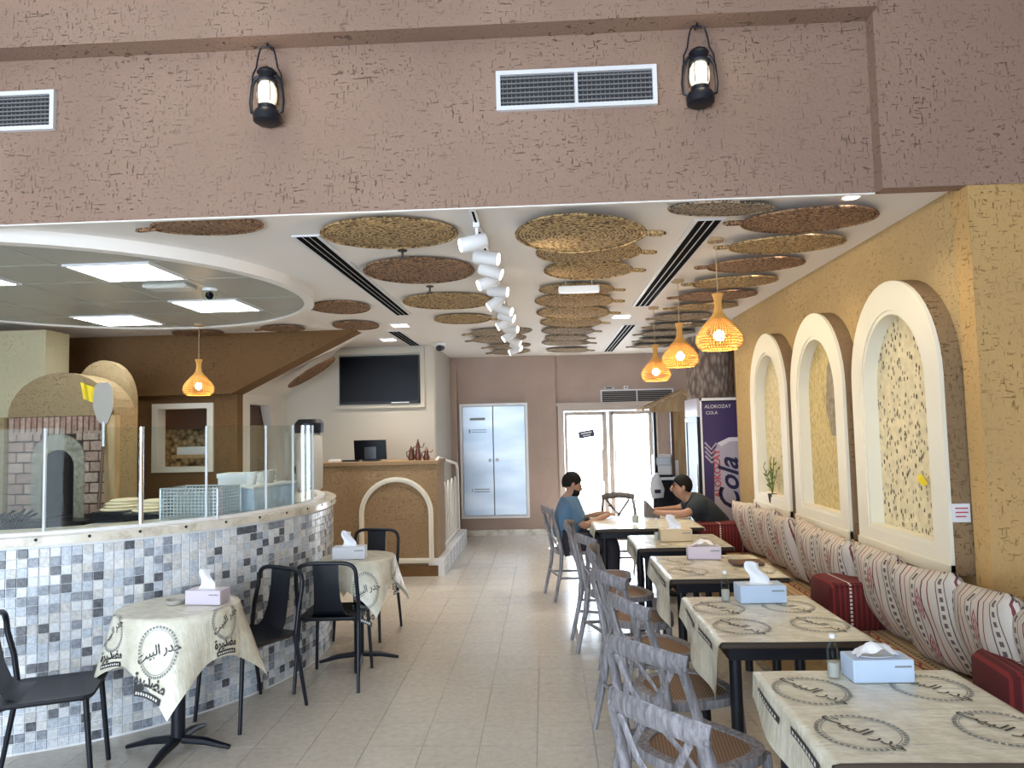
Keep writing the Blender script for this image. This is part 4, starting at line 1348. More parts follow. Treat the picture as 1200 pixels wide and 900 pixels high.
for k in range(10):
    xk = -0.42 + 0.035 * k
    MB().tube([(xk, -0.1, 0.97), (xk + random.uniform(-.03, .03), 0.05, 1.0 + random.uniform(0, .05))], 0.012, 5).build('kindling', 'soot', pl_)
pe = thing('oven_peel', 'long handled metal oven peel leaning against the oven arch', 'oven peel', (-3.92, 6.12, 1.0))
MB().prism([(-0.10, 0.94), (-0.085, 1.12), (-0.05, 1.15), (0.04, 1.15), (0.075, 1.11), (0.085, 0.92), (0.04, 0.80), (0.0, 0.76), (-0.06, 0.82)], lx(0.10), lx(0.108)).build('blade', 'bezel_grey', pe)
MB().tube([(0.0, 0.10, 0.80), (0.02, 0.07, 0.58)], 0.014, 8).build('ferrule', 'steel', pe)
MB().tube([(0.02, 0.07, 0.58), (0.05, -0.03, 0.05)], 0.014, 8).build('shaft', 'dark_wood', pe)
yc = thing('yellow_cloth', 'yellow rag hung on the oven arch beside the peel', 'cloth', (-4.09, 6.27, 2.08))
MB().grid(lambda u, v: (-0.06 + 0.13 * u + 0.03 * v, -0.03 + 0.012 * sin(9 * u), 0.08 - 0.15 * v - 0.05 * u), 6, 4).grid(lambda u, v: (-0.06 + 0.13 * u + 0.03 * v, -0.018 + 0.012 * sin(9 * u), 0.08 - 0.15 * v - 0.05 * u), 6, 4).build('fabric', 'yellow_cloth', yc)

# ================================================================== CASH COUNTER
cc = thing('cash_counter', 'brown plaster cash counter with a white arch outline', 'counter', (-1.955, 8.25, 0))
MB().box(-0.705, 0.705, 0.0, 0.6, 0, 1.27).build('body', 'plaster_counter', cc)
MB().box(-0.73, 0.72, -0.03, 0.62, 1.27, 1.31).build('top', 'plaster_counter', cc)
ao = arc_poly(-0.20, 0.66, 0.15, 1.13, 22)
ai = arc_poly(-0.145, 0.605, 0.205, 1.075, 22)
MB().ring(ao, ai, lx(-0.025), lx(0.0)).build('arch_trim', 'white_trim', cc)
am_ = arc_poly(-0.185, 0.645, 0.165, 1.115, 22)
ai_ = arc_poly(-0.165, 0.625, 0.185, 1.095, 22)
MB().ring(am_, ai_, lx(-0.035), lx(-0.02)).build('arch_bead', 'cream_frame', cc)
MB().box(-0.72, 0.705, -0.02, 0.0, 0, 0.12).build('plinth', 'plaster_brown', cc)
random.seed(21)
sp = thing('stone_stack', 'rough stone blocks stacked at the left end of the cash counter', 'stone stack', (-2.72, 8.22, 0))
zz_ = 0.0
k = 0
while zz_ < 1.2:
    hh = random.uniform(0.09, 0.15)
    w_ = random.uniform(0.10, 0.16)
    MB().rbox(-w_, w_ * 0.8, -0.1 - random.uniform(0, .05), 0.12, zz_, zz_ + hh - 0.006, 0.02).build('stone', 'rough_stone', sp)
    zz_ += hh
    k += 1
mo = thing('till_display', 'black tilted till display on the cash counter', 'monitor', (-2.06, 8.42, 1.31))
MB().prism([(-0.19, 0.02), (0.19, 0.02), (0.18, 0.25), (-0.2, 0.25)], lx(0.0), lx(0.03)).build('screen', 'black_gloss', mo)
MB().prism([(-0.07, 0.03), (0.07, 0.03), (0.07, 0.17), (-0.07, 0.17)], lx(-0.012), lx(0.0)).build('card_reader', 'ceramic_black', mo)
MB().box(-0.1, 0.1, -0.02, 0.12, 0, 0.02).build('base', 'black_metal', mo)
for i, (x_, h_, lab) in enumerate([(-1.50, 0.25, 'tall brass coffee pot on the cash counter'), (-1.58, 0.17, 'short brass coffee pot left on the cash counter'), (-1.40, 0.15, 'small dark pot at the right end of the cash counter')]):
    p_ = thing('coffee_pot', lab, 'coffee pot', (x_, 8.45, 1.31))
    MB().lathe([(0.035, 0), (0.042, h_ * .2), (0.022, h_ * .55), (0.026, h_ * .7), (0.012, h_ * .85), (0.004, h_)], n=14).build('body', 'brass', p_, smooth=True)
    MB().tube([(0.02, 0, h_ * .6), (0.06, 0, h_ * .62), (0.075, 0, h_ * .8)], 0.006, 6).build('spout', 'brass', p_)
    MB().tube([(-0.02, 0, h_ * .65), (-0.055, 0, h_ * .6), (-0.05, 0, h_ * .25), (-0.035, 0, h_ * .2)], 0.006, 6).build('handle', 'ceramic_black', p_)
for (x_, w_, lab, c_) in ((-2.50, 0.06, 'small white receipt box at the left of the cash counter', 'plate_white'), (-2.30, 0.10, 'flat dark ledger on the cash counter', 'ceramic_black')):
    tag(MB().rbox(x_ - w_, x_ + w_, 8.4, 8.52, 1.31, 1.31 + (0.03 if w_ < 0.08 else 0.02), 0.006).build('counter_item', c_), lab, 'box' if w_ < 0.08 else 'book')

# white arched stair railing beside the cash counter
rl = thing('white_railing', 'white metal railing with arched bars beside the cash counter', 'railing', (-1.27, 8.3, 0))
def yt(pts, r=0.014):
    return MB().tube([(0, y_, z_) for y_, z_ in pts], r, 8)
yt([(0.0, 0.2), (0.0, 1.30), (0.25, 1.33), (1.9, 1.18), (2.05, 1.1), (2.1, 0.2)], 0.02).build('hand_rail', 'rail_white', rl, smooth=True)
for y_ in (0.35, 0.7, 1.05, 1.4, 1.75):
    yt([(y_ - 0.09, 0.2), (y_ - 0.09, 0.85), (y_ - 0.06, 0.95), (y_, 1.0), (y_ + 0.06, 0.95), (y_ + 0.09, 0.85), (y_ + 0.09, 0.2)], 0.012).build('arched_bar', 'rail_white', rl, smooth=True)
yt([(0.0, 0.25), (2.1, 0.25)], 0.014).build('bottom_rail', 'rail_white', rl)
kb = MB().box(-1.36, -1.18, 8.24, 10.6, 0, 0.2).build('trim_kerb', 'mosaic_grout')
struct(kb, 'pale kerb below the white railing')
for k in range(15):
    for j in range(2):
        MB().box(-1.18, -1.174, 8.26 + k * 0.155, 8.40 + k * 0.155, 0.01 + 0.095 * j, 0.095 + 0.095 * j).build('kerb_tile', 'mosaic_%d' % (0, 1, 5, 2)[(k + j * 2) % 4], kb)

# television
tv = thing('television', 'black flat television in a pale frame on the beige wall', 'television', (-2.18, 9.5, 2.03))
MB().ring([(-0.60, -0.06), (0.60, -0.06), (0.60, 0.74), (-0.60, 0.74)], [(-0.545, -0.015), (0.545, -0.015), (0.545, 0.665), (-0.545, 0.665)], lx(-0.04), lx(0.0)).build('wall_frame', 'tv_wall_paint', tv)
MB().rbox(-0.54, 0.54, -0.07, -0.01, 0.0, 0.64, 0.01).build('casing', 'black_metal', tv)
MB().box(-0.525, 0.525, -0.073, -0.069, 0.025, 0.625).build('screen', 'black_gloss', tv)
MB().box(0.16, 0.40, -0.075, -0.07, 0.002, 0.014).build('logo_bar', 'grille_white', tv)

# ================================================================== BENCH, CUSHIONS, BOLSTERS
be = thing('kilim_bench', 'long built-in bench with a tan striped kilim cover along the golden wall', 'bench', (1.76, 4.7, 0))
MB().box(-0.28, 0.30, -3.1, 2.95, 0, 0.38).build('base', 'plaster_gold_fine', be)
MB().rbox(-0.32, 0.30, -3.12, 2.97, 0.38, 0.45, 0.02).build('seat_pad', 'bench_kilim', be)

def pillow_mesh(seed):
    rnd = random.Random(seed)
    b_ = MB()
    n_ = 14
    hw, hh, th = 0.28, 0.26, 0.105
    for side in (1, -1):
        def fn(u, v, side=side):
            x, z = (u * 2 - 1), (v * 2 - 1)
            e = (max(0, 1 - x * x) ** 0.42) * (max(0, 1 - z * z) ** 0.42)
            pin = 1 - 0.10 * (1 - abs(x)) * abs(z) ** 2 * 0.6
            pin2 = 1 - 0.10 * (1 - abs(z)) * abs(x) ** 2 * 0.6
            wr = 0.010 * sin(7 * x + seed) * cos(5 * z + 2 * seed) * e
            return (side * (th * e + wr), hw * x * pin2, hh * z * pin)
        b_.grid(fn, n_, n_)
    # bmesh weld happens through the remove doubles pass below
    import bmesh
    me = b_.mesh('cushion', 'cushion_kilim')
    bm = bmesh.new()
    bm.from_mesh(me)
    bmesh.ops.remove_doubles(bm, verts=bm.verts, dist=0.0008)
    bmesh.ops.recalc_face_normals(bm, faces=bm.faces)
    bm.to_mesh(me)
    bm.free()
    for p in me.polygons:
        p.use_smooth = True
    return me

PIL = [pillow_mesh(k) for k in range(3)]
ys_c = [6.72, 6.18, 5.68, 5.20, 4.70, 4.16, 3.62, 3.17, 2.70]
labs = ['farthest striped kilim cushion on the bench, next to the dark red bolster', 'second striped kilim cushion from the far end of the bench', 'third striped kilim cushion from the far end of the bench',
        'fourth striped kilim cushion from the far end of the bench', 'fifth striped kilim cushion from the far end of the bench', 'striped kilim cushion with a dark corner just behind the bright red bolster',
        'striped kilim cushion just in front of the bright red bolster', 'striped kilim cushion with a red star motif beside the nearest red bolster', 'nearest striped kilim cushion, cut by the right photo edge']
random.seed(8)
for i, (y_, lab) in enumerate(zip(ys_c, labs)):
    c_ = place(PIL[i % 3], 'kilim_cushion', loc=(1.885 + 0.02 * (i % 2), y_, 0.69), rot=(radians(random.uniform(-6, 6)), radians(-16), radians(random.uniform(-9, 9))))
    tag(c_, lab, 'cushion', 'striped kilim cushions on the bench')

def bolster(loc, sx, sy, sz, label, rz=0):
    b_ = thing('red_bolster', label, 'bolster', loc, rz, 'dark red bolsters on the bench')
    MB().rbox(-sx, sx, -sy, sy, 0, sz, 0.03).build('pad', 'bolster_red', b_, smooth=True)
    MB().tube([(-sx + 0.02, -sy + 0.004, sz - 0.012), (sx - 0.02, -sy + 0.004, sz - 0.012)], 0.006, 6).build('piping', 'bolster_red', b_)

bolster((1.80, 4.42, 0.45), 0.19, 0.16, 0.27, 'bright red striped bolster block on the bench behind the third table', 0.05)
bolster((1.90, 2.95, 0.45), 0.18, 0.17, 0.25, 'nearest dark red bolster block, cut by the right photo edge', -0.1)
bolster((1.70, 6.98, 0.45), 0.29, 0.12, 0.27, 'far dark red bolster block in front of the man in black')

# ================================================================== PRINT FOR THE TABLE CLOTHS
AR1 = '\uFE96\uFEF4\uFE92\uFEDF\uFE8D \uFEAD\uFEAA\uFE9F'
AR2 = '\uFE93\uFEAE\uFEF4\uFEA9\uFEC0\uFEE3'
TXT1 = text_mesh(AR1, 0.068, 'script', 0.0, 0.0008)
TXT2 = text_mesh(AR2, 0.085, 'script', 0.0, 0.003)

def me_xy(me):
    return [(v.co.x, v.co.y) for v in me.vertices], [tuple(p.vertices) for p in me.polygons]

def logo(R_=0.125, band=True, bold=True):
    """list of (verts2d, faces, material)"""
    out = []
    v, f = [], []
    def quad(pts):
        o_ = len(v)
        v.extend(pts)
        f.append(tuple(range(o_, o_ + len(pts))))
    for k in range(44):
        a, b = 2 * pi * k / 44, 2 * pi * (k + 0.62) / 44
        quad([(R_ * cos(a), R_ * sin(a)), (R_ * cos(b), R_ * sin(b)), (R_ * .90 * cos(b), R_ * .90 * sin(b)), (R_ * .90 * cos(a), R_ * .90 * sin(a))])
    for k in range(36):
        a, b = 2 * pi * k / 36, 2 * pi * (k + 1) / 36
        quad([(R_ * .86 * cos(a), R_ * .86 * sin(a)), (R_ * .86 * cos(b), R_ * .86 * sin(b)), (R_ * .84 * cos(b), R_ * .84 * sin(b)), (R_ * .84 * cos(a), R_ * .84 * sin(a))])
    out.append((v, f, 'print_grey'))
    tv_, tf_ = me_xy(TXT1)
    ca, sa = cos(0.5), sin(0.5)
    out.append(([(x * ca - y * sa, x * sa + y * ca + 0.01) for x, y in tv_], tf_, 'print_ink'))
    tv_, tf_ = me_xy(TXT2)
    if bold:
        out.append(([(x + 0.0, y - R_ * 1.12) for x, y in tv_], tf_, 'print_ink'))
    v2, f2 = [], []
    def q2(x0, x1, y0, y1):
        o_ = len(v2)
        v2.extend([(x0, y0), (x1, y0), (x1, y1), (x0, y1)])
        f2.append((o_, o_ + 1, o_ + 2, o_ + 3))
    if band:
        for k in range(6):
            q2(-0.12 + 0.04 * k, -0.12 + 0.04 * (k + 1), -R_ * 1.75, -R_ * 1.50)
        out.append((v2, f2, 'print_ink'))
        v3, f3 = [], []
        for k in range(9):
            x0 = -0.105 + 0.023 * k
            o_ = len(v3)
            v3.extend([(x0, -R_ * 1.68), (x0 + 0.013, -R_ * 1.68), (x0 + 0.013, -R_ * (1.58 + 0.03 * (k % 2))), (x0, -R_ * 1.58)])
            f3.append((o_, o_ + 1, o_ + 2, o_ + 3))
        out.append((v3, f3, 'print_white'))
    return out

def print_logo(P, center, rot, scale, parent, band=True, lift=0.003, bold=True):
    """map a printed logo onto the cloth surface function P(s, t)"""
    ca, sa = cos(rot) * scale, sin(rot) * scale
    e = 0.004
    for li, (v, f, mt) in enumerate(logo(band=band, bold=bold)):
        b_ = MB()
        vs = []
        for (x, y) in v:
            s_, t_ = center[0] + x * ca - y * sa, center[1] + x * sa + y * ca
            p = Vector(P(s_, t_))
            du, dv = Vector(P(s_ + e, t_)) - p, Vector(P(s_, t_ + e)) - p
            nn = du.cross(dv)
            nn.normalize()
            vs.append(p + nn * (lift + (0.0015 if mt == 'print_white' else 0)))
        b_.add(vs, f)
        b_.build('printed_emblem', mt, parent)

# ================================================================== BENCH TABLES
def tissue_box(loc, rz, label, col, open_=0, sc_=1.0):
    b_ = thing('tissue_box', label, 'tissue box', loc, rz)
    w, d, h = 0.115 * sc_, 0.06 * sc_, 0.085 * sc_
    MB().rbox(-w, w, -d, d, 0, h, 0.003).build('carton', col, b_)
    MB().prism([(0.07 * cos(2 * pi * k / 16) * sc_, 0.03 * sin(2 * pi * k / 16) * sc_) for k in range(16)], lambda x, y: (x, y, h), lambda x, y: (x, y, h + 0.0015)).build('opening', 'print_white', b_)
    MB().box(w * 0.35, w * 0.9, -d - 0.001, -d + 0.002, h * 0.66, h * 0.74).build('printed_line', 'print_grey', b_)
    ts = MB()
    if open_ == 0:      # a tall pulled tissue
        fn = lambda u, v, o_=0.0: (-0.055 + 0.10 * u * (1 - 0.35 * v) + 0.012 * sin(6 * v), 0.022 * sin(5 * u + 2 * v) * (0.4 + v) + o_, h + (0.0 + 0.115 * v) * (1 - 0.22 * abs(u - 0.35)))
    else:               # a low crumpled tissue
        fn = lambda u, v, o_=0.0: (-0.075 + 0.15 * u, 0.035 * (v - 0.5) * 2 * (0.7 + 0.3 * sin(4 * u)) + o_, h + 0.002 + 0.045 * sin(pi * u) * (1 - 0.5 * abs(2 * v - 1)) + 0.006 * sin(14 * u + 6 * v))
    ts.grid(fn, 10, 8)
    ts.grid(lambda u, v: fn(u, v, 0.002), 10, 8)
    ts.build('tissue', 'tissue_paper', b_, smooth='all')
    return b_

def bottle(loc, label, h=0.14, r=0.022, col='clear_glass'):
    b_ = thing('sauce_bottle', label, 'bottle', loc)
    MB().lathe([(r, 0), (r, h * .6), (r * .8, h * .72), (r * .42, h * .8), (r * .42, h * .92)], n=14).build('body', col, b_, smooth=True)
    MB().lathe([(r * .5, h * .9), (r * .5, h)], n=12).build('cap', 'plate_white', b_)
    MB().lathe([(r * .92, h * .02), (r * .92, h * .35)], n=14).build('contents', 'bezel_grey', b_)

TABS = [(0.74, 1.44, 1.99, 2.70, 'nearest cloth-covered dining table at the bench'), (0.70, 1.34, 3.06, 3.85, 'second cloth-covered dining table at the bench'),
        (0.71, 1.41, 4.30, 5.06, 'third cloth-covered dining table at the bench'), (0.67, 1.37, 5.40, 6.03, 'fourth cloth-covered dining table at the bench'),
        (0.43, 1.38, 6.42, 7.32, 'far cloth-covered dining table where the two men sit')]
CLO = ['printed pale cloth on the nearest bench table', 'printed pale cloth on the second bench table', 'printed pale cloth on the third bench table', 'pale cloth on the fourth bench table', 'bright pale cloth on the far table where the two men sit']
for i, (x0, x1, y0, y1, lab) in enumerate(TABS):
    mx_, my_ = (x0 + x1) / 2, (y0 + y1) / 2
    a_, b2 = (x1 - x0) / 2, (y1 - y0) / 2
    T = thing('dining_table', lab, 'table', (mx_, my_, 0), 0, 'dining tables along the bench')
    MB().rbox(-a_ + 0.004, a_ - 0.004, -b2 + 0.004, b2 - 0.004, 0.72, 0.747, 0.006).build('table_top', 'table_edge', T)
    for sx in (-1, 1):
        for sy in (-1, 1):
            MB().cyl(sx * (a_ - 0.08), sy * (b2 - 0.08), 0.0, 0.68, 0.026, 14).build('leg', 'black_metal', T, smooth=True)
    ap = MB().box(-a_ + 0.05, a_ - 0.05, -b2 + 0.05, -b2 + 0.08, 0.66, 0.72).box(-a_ + 0.05, a_ - 0.05, b2 - 0.08, b2 - 0.05, 0.66, 0.72)
    ap.box(-a_ + 0.05, -a_ + 0.08, -b2 + 0.08, b2 - 0.08, 0.66, 0.72).box(a_ - 0.08, a_ - 0.05, -b2 + 0.08, b2 - 0.08, 0.66, 0.72)
    ap.build('apron', 'black_metal', T)
    hang = (0.22, 0.27, 0.27, 0.2, 0.14)[i]
    C = thing('tablecloth', CLO[i], 'tablecloth', (mx_, my_, 0.749), 0, 'printed cloths on the bench tables')
    ph = 1.7 * i
    def P(s_, t_, a_=a_, b2=b2, hang=hang, ph=ph):
        if s_ >= -a_:
            z = 0.0015 + 0.001 * sin(9 * s_ + ph) * cos(7 * t_)
            over = max(0.0, s_ - a_)
            return (min(s_, a_ + 0.006) , t_, z - over)
        d = (-a_ - s_)
        # the flap hangs lower towards the near corner
        k_ = 0.42 + 0.58 * (0.5 - t_ / (2 * b2)) + 0.05 * sin(9 * t_ + ph)
        d2 = d * k_
        return (-a_ - 0.006 - 0.10 * d2 - 0.012 * (d2 / 0.15) * sin(13 * t_ + ph), t_ + 0.02 * d2 / 0.15 * sin(4 * t_), 0.0015 - d2)
    def surf(lo):
        def fn(u, v):
            s_ = -a_ - hang + (2 * a_ + hang + 0.03) * u
            t_ = -b2 - 0.003 + (2 * b2 + 0.006) * v
            p = P(s_, t_)
            return (p[0] + (0.002 if s_ < -a_ else 0) * lo, p[1], p[2] - 0.0012 * lo)
        return fn
    cm = MB().grid(surf(0), 44, 26).grid(surf(1), 44, 26)
    cm.build('cloth_sheet', 'table_cloth', C, smooth='all')
    if i < 4:
        sc_ = 1.0
        print_logo(P, (-a_ + 0.13, 0.16), -pi / 2, sc_, C, bold=False)
        print_logo(P, (-a_ + 0.15, -0.17), -pi / 2, sc_, C, bold=False)
        print_logo(P, (a_ - 0.17, 0.18), -pi / 2, sc_, C, band=False, bold=False)
        print_logo(P, (a_ - 0.14, -0.15), -pi / 2, sc_, C, band=False, bold=False)

TZ = 0.7535
tissue_box((1.14, 2.62, TZ), 0.02, 'pale blue tissue box with a low crumpled tissue on the nearest bench table', 'tissue_box_blue', 1, 0.9)
tissue_box((1.07, 3.75, TZ), 0.03, 'pale blue tissue box with a tall white tissue on the second bench table', 'tissue_box_blue', 0)
tissue_box((1.05, 4.95, TZ), -0.1, 'pinkish tissue box with a crumpled tissue on the third bench table', 'tissue_box_pink', 1, 0.95)
tissue_box((1.0, 5.72, TZ), 0.0, 'tan tissue box with a tall tissue on the fourth bench table', 'tissue_box_tan', 0, 1.05)
bottle((0.995, 2.63, TZ), 'small clear sauce bottle beside the low tissue box on the nearest bench table', 0.15)
bottle((0.90, 3.76, TZ), 'small clear sauce bottle beside the tall tissue on the second bench table', 0.15)
bottle((0.82, 6.75, TZ), 'tall clear water bottle on the far table between the two men', 0.22, 0.03)
bottle((0.86, 5.75, TZ), 'slim clear bottle on the fourth bench table', 0.17, 0.02)
ph_ = thing('dark_tray', 'flat dark tray at the bench end of the third table', 'tray', (1.27, 4.72, TZ))
MB().rbox(-0.1, 0.1, -0.07, 0.07, 0, 0.018, 0.006).build('tray_body', 'dark_wood', ph_)

# ================================================================== CROSS-BACK CHAIRS
def cross_chair(wood='chair_wood'):
    parts = []
    P_ = lambda n_, b_, m_, sm=True: parts.append((n_, b_.mesh(n_, m_), sm))
    # seat: rounded trapezoid ring and cane panel
    def outl(k_, n_=28):
        r = []
        for q in range(n_):
            a = 2 * pi * q / n_
            x, y = cos(a), sin(a)
            s_ = 1 / max((abs(x) ** 3.2 + abs(y) ** 3.2) ** (1 / 3.2), 1e-6)
            w = 0.205 + 0.018 * x * s_
            r.append((0.205 * x * s_ * k_, w * y * s_ * k_))
        return r
    P_('seat_frame', MB().ring(outl(1.0), outl(0.80), lambda x, y: (x, y, 0.43), lambda x, y: (x, y, 0.465)), wood)
    P_('cane_seat', MB().prism(outl(0.81), lambda x, y: (x, y, 0.44), lambda x, y: (x, y, 0.458)), 'cane_seat', False)
    for s_ in (-1, 1):
        P_('leg', MB().tube([(0.17, s_ * 0.175, 0.44), (0.18, s_ * 0.185, 0.25), (0.20, s_ * 0.20, 0)], [0.019, 0.018, 0.014], 10), wood)
        P_('back_leg', MB().tube([(-0.27, s_ * 0.20, 0), (-0.20, s_ * 0.185, 0.3), (-0.185, s_ * 0.18, 0.46), (-0.225, s_ * 0.185, 0.68), (-0.27, s_ * 0.17, 0.82), (-0.285, s_ * 0.135, 0.865)], [0.015, 0.019, 0.02, 0.018, 0.017, 0.016], 10), wood)
    rail = []
    for q in range(13):
        a = -1 + 2 * q / 12
        rail.append((-0.262 - 0.05 * (1 - a * a), 0.18 * a, 0.845 + 0.02 * (1 - a * a)))
    P_('top_rail', MB().tube(rail, 0.034, 10, flat=0.42, up=(1, 0, 0)), wood)
    for s_ in (-1, 1):
        P_('cross_strip', MB().tube([(-0.285, s_ * 0.13, 0.82), (-0.275 - 0.012 * s_, s_ * 0.06, 0.72), (-0.255 - 0.012 * s_, 0, 0.645), (-0.215, -s_ * 0.09, 0.54), (-0.185, -s_ * 0.15, 0.465)], 0.013, 8, flat=0.5, up=(1, 0, 0)), wood)
        P_('bolt', MB().sphere((-0.272, s_ * 0.178, 0.835), 0.012, 8, 6), wood)
        P_('side_stretcher', MB().tube([(-0.215, s_ * 0.188, 0.22), (0.185, s_ * 0.19, 0.2)], 0.011, 8), wood)
    P_('cross_stretcher', MB().tube([(-0.22, -0.188, 0.24), (-0.22, 0.188, 0.24)], 0.011, 8), wood)
    P_('front_stretcher', MB().tube([(0.182, -0.187, 0.24), (0.182, 0.187, 0.24)], 0.011, 8), wood)
    return parts

CH = cross_chair()
CHD = cross_chair('chair_wood_dark')
for parts in (CH, CHD):
    for n_, me, sm in parts:
        if sm:
            for p in me.polygons:
                p.use_smooth = True
            try:
                me.set_sharp_from_angle(angle=radians(45))
            except Exception:
                pass
for (x, y, deg, lab, pr) in [
        (0.50, 2.22, 38, 'grey washed cross-back chair nearest the camera at the first bench table', CH),
        (0.54, 2.78, 40, 'grey washed cross-back chair at the far corner of the first bench table', CH),
        (0.60, 3.38, 22, 'grey washed cross-back chair pushed to the second bench table', CH),
        (0.56, 3.98, 24, 'grey washed cross-back chair at the far corner of the second bench table', CH),
        (0.57, 4.62, -8, 'grey washed cross-back chair at the third bench table', CH),
        (0.52, 5.28, 20, 'grey washed cross-back chair between the third and fourth bench tables', CH),
        (0.46, 5.88, -6, 'grey washed cross-back chair at the fourth bench table', CH),
        (0.27, 7.18, 14, 'grey washed cross-back chair on which the man in blue sits', CH),
        (0.82, 8.05, -90, 'dark cross-back chair standing beyond the far table before the glass doors', CHD)]:
    c_ = thing('cross_back_chair', lab, 'chair', (x, y, 0), radians(deg), 'cross-back chairs along the aisle')
    for n_, me, sm in pr:
        place(me, n_, c_)

# ================================================================== BLACK METAL CHAIRS AND BISTRO TABLES
def black_chair():
    parts = []
    P_ = lambda n_, b_: parts.append((n_, b_.mesh(n_, 'black_metal')))
    def rr(hx, hy, r, z, n_=5, ox=0):
        o_ = []
        for cx_, cy_, a0 in ((hx - r, hy - r, 0), (-hx + r, hy - r, pi / 2), (-hx + r, -hy + r, pi), (hx - r, -hy + r, 1.5 * pi)):
            for q in range(n_ + 1):
                a = a0 + pi / 2 * q / n_
                o_.append((ox + cx_ + r * cos(a), cy_ + r * sin(a), z))
        return o_
    P_('seat', MB().loft([rr(0.20, 0.195, 0.05, 0.435), rr(0.21, 0.205, 0.05, 0.447), rr(0.205, 0.20, 0.05, 0.458), rr(0.15, 0.15, 0.04, 0.452)]))
    hoop = []
    for q in range(17):
        a = pi * q / 16
        yq = 0.195 * (abs(cos(a)) ** 0.42) * (1 if cos(a) > 0 else -1)
        zq = 0.70 + 0.115 * (sin(a) ** 0.55 if sin(a) > 0 else 0)
        hoop.append((-0.245 - 0.09 * (zq - 0.70), yq, zq))
    pts = [(-0.195, 0.195, 0.43), (-0.215, 0.198, 0.58)] + hoop + [(-0.215, -0.198, 0.58), (-0.195, -0.195, 0.43)]
    P_('back_hoop', MB().tube(pts, 0.0135, 10))
    for s_ in (-1, 1):
        P_('leg', MB().tube([(0.175, s_ * 0.175, 0.44), (0.21, s_ * 0.195, 0.0)], [0.0135, 0.011], 10))
        P_('leg', MB().tube([(-0.19, s_ * 0.193, 0.445), (-0.27, s_ * 0.205, 0.0)], [0.0145, 0.011], 10))
    P_('splat', MB().loft([[(x, -w, z), (x, w, z), (x - 0.008, w, z), (x - 0.008, -w, z)] for x, w, z in
                           ((-0.10, 0.15, 0.452), (-0.16, 0.115, 0.462), (-0.195, 0.098, 0.50), (-0.222, 0.085, 0.58), (-0.244, 0.08, 0.70), (-0.255, 0.082, 0.808))]))
    P_('under_brace', MB().tube([(-0.17, -0.17, 0.43), (0.16, 0.16, 0.43)], 0.009, 6).tube([(-0.17, 0.17, 0.43), (0.16, -0.16, 0.43)], 0.009, 6))
    return parts

BC = black_chair()
for n_, me in BC:
    for p in me.polygons:
        p.use_smooth = True
    try:
        me.set_sharp_from_angle(angle=radians(40))
    except Exception:
        pass
for (x, y, deg, lab) in [(-1.44, 4.88, 92, 'black metal chair seen from behind at the farther bistro table'),
                         (-1.80, 4.28, -118, 'black metal chair turned to the nearer bistro table, overlapping the chair beside it'),
                         (-2.41, 3.45, 22, 'black metal chair cut by the left photo edge beside the nearer bistro table'),
                         (-1.50, 5.93, -98, 'black metal chair on the far side of the farther bistro table')]:
    c_ = thing('metal_chair', lab, 'chair', (x, y, 0), radians(deg), 'black metal chairs by the bar')
    for n_, me in BC:
        place(me, n_, c_)

def bistro(x, y, rz, lab, lab2, L_=0.54, R_=0.30):
    T = thing('bistro_table', lab, 'table', (x, y, 0), rz + 0.4, 'small pedestal tables by the bar')
    MB().lathe([(R_ - 0.01, 0.722), (R_, 0.728), (R_, 0.745), (R_ - 0.005, 0.748)], n=32).build('table_top', 'black_metal', T)
    MB().lathe([(0.036, 0.05), (0.036, 0.70), (0.11, 0.715), (0.11, 0.722)], n=18).build('column', 'black_metal', T, smooth=True)
    for k in range(4):
        a = k * pi / 2
        MB().tube([(0.03 * cos(a), 0.03 * sin(a), 0.055), (0.15 * cos(a), 0.15 * sin(a), 0.045), (0.28 * cos(a), 0.28 * sin(a), 0.015)], [0.03, 0.026, 0.016], 8, flat=0.7).build('foot', 'black_metal', T, smooth=True)
    C = thing('tablecloth', lab2, 'tablecloth', (x, y, 0.749), rz, 'printed cloths on the bistro tables')
    def P(s_, t_):
        rho = sqrt(s_ * s_ + t_ * t_) or 1e-6
        if rho <= R_:
            return (s_, t_, 0.002)
        a = atan2(t_, s_)
        d = rho - R_
        fold = 0.035 * (d / 0.3) * cos(4 * a + pi) + 0.012 * (d / 0.3) * sin(9 * a + 1.0)
        rad = R_ + 0.006 + 0.17 * d + fold
        return (rad * cos(a), rad * sin(a), 0.002 - d * 0.96)
    def surf(lo):
        def fn(u, v):
            s_, t_ = L_ * (2 * u - 1), L_ * (2 * v - 1)
            p = P(s_, t_)
            k_ = 1 - 0.002 * lo / max(0.1, sqrt(p[0] ** 2 + p[1] ** 2)) if sqrt(s_ * s_ + t_ * t_) > R_ else 1
            return (p[0] * k_, p[1] * k_, p[2] - 0.0012 * lo)
        return fn
    MB().grid(surf(0), 56, 56).grid(surf(1), 56, 56).build('cloth_sheet', 'table_cloth', C, smooth='all')
    print_logo(P, (0.26, -0.37), radians(20), 1.0, C, True, 0.004)
    print_logo(P, (0.36, 0.04), radians(92), 0.78, C, True, 0.004)
    print_logo(P, (-0.12, -0.36), radians(-6), 0.78, C, True, 0.004)
    print_logo(P, (0.1, 0.36), radians(178), 0.78, C, True, 0.004)

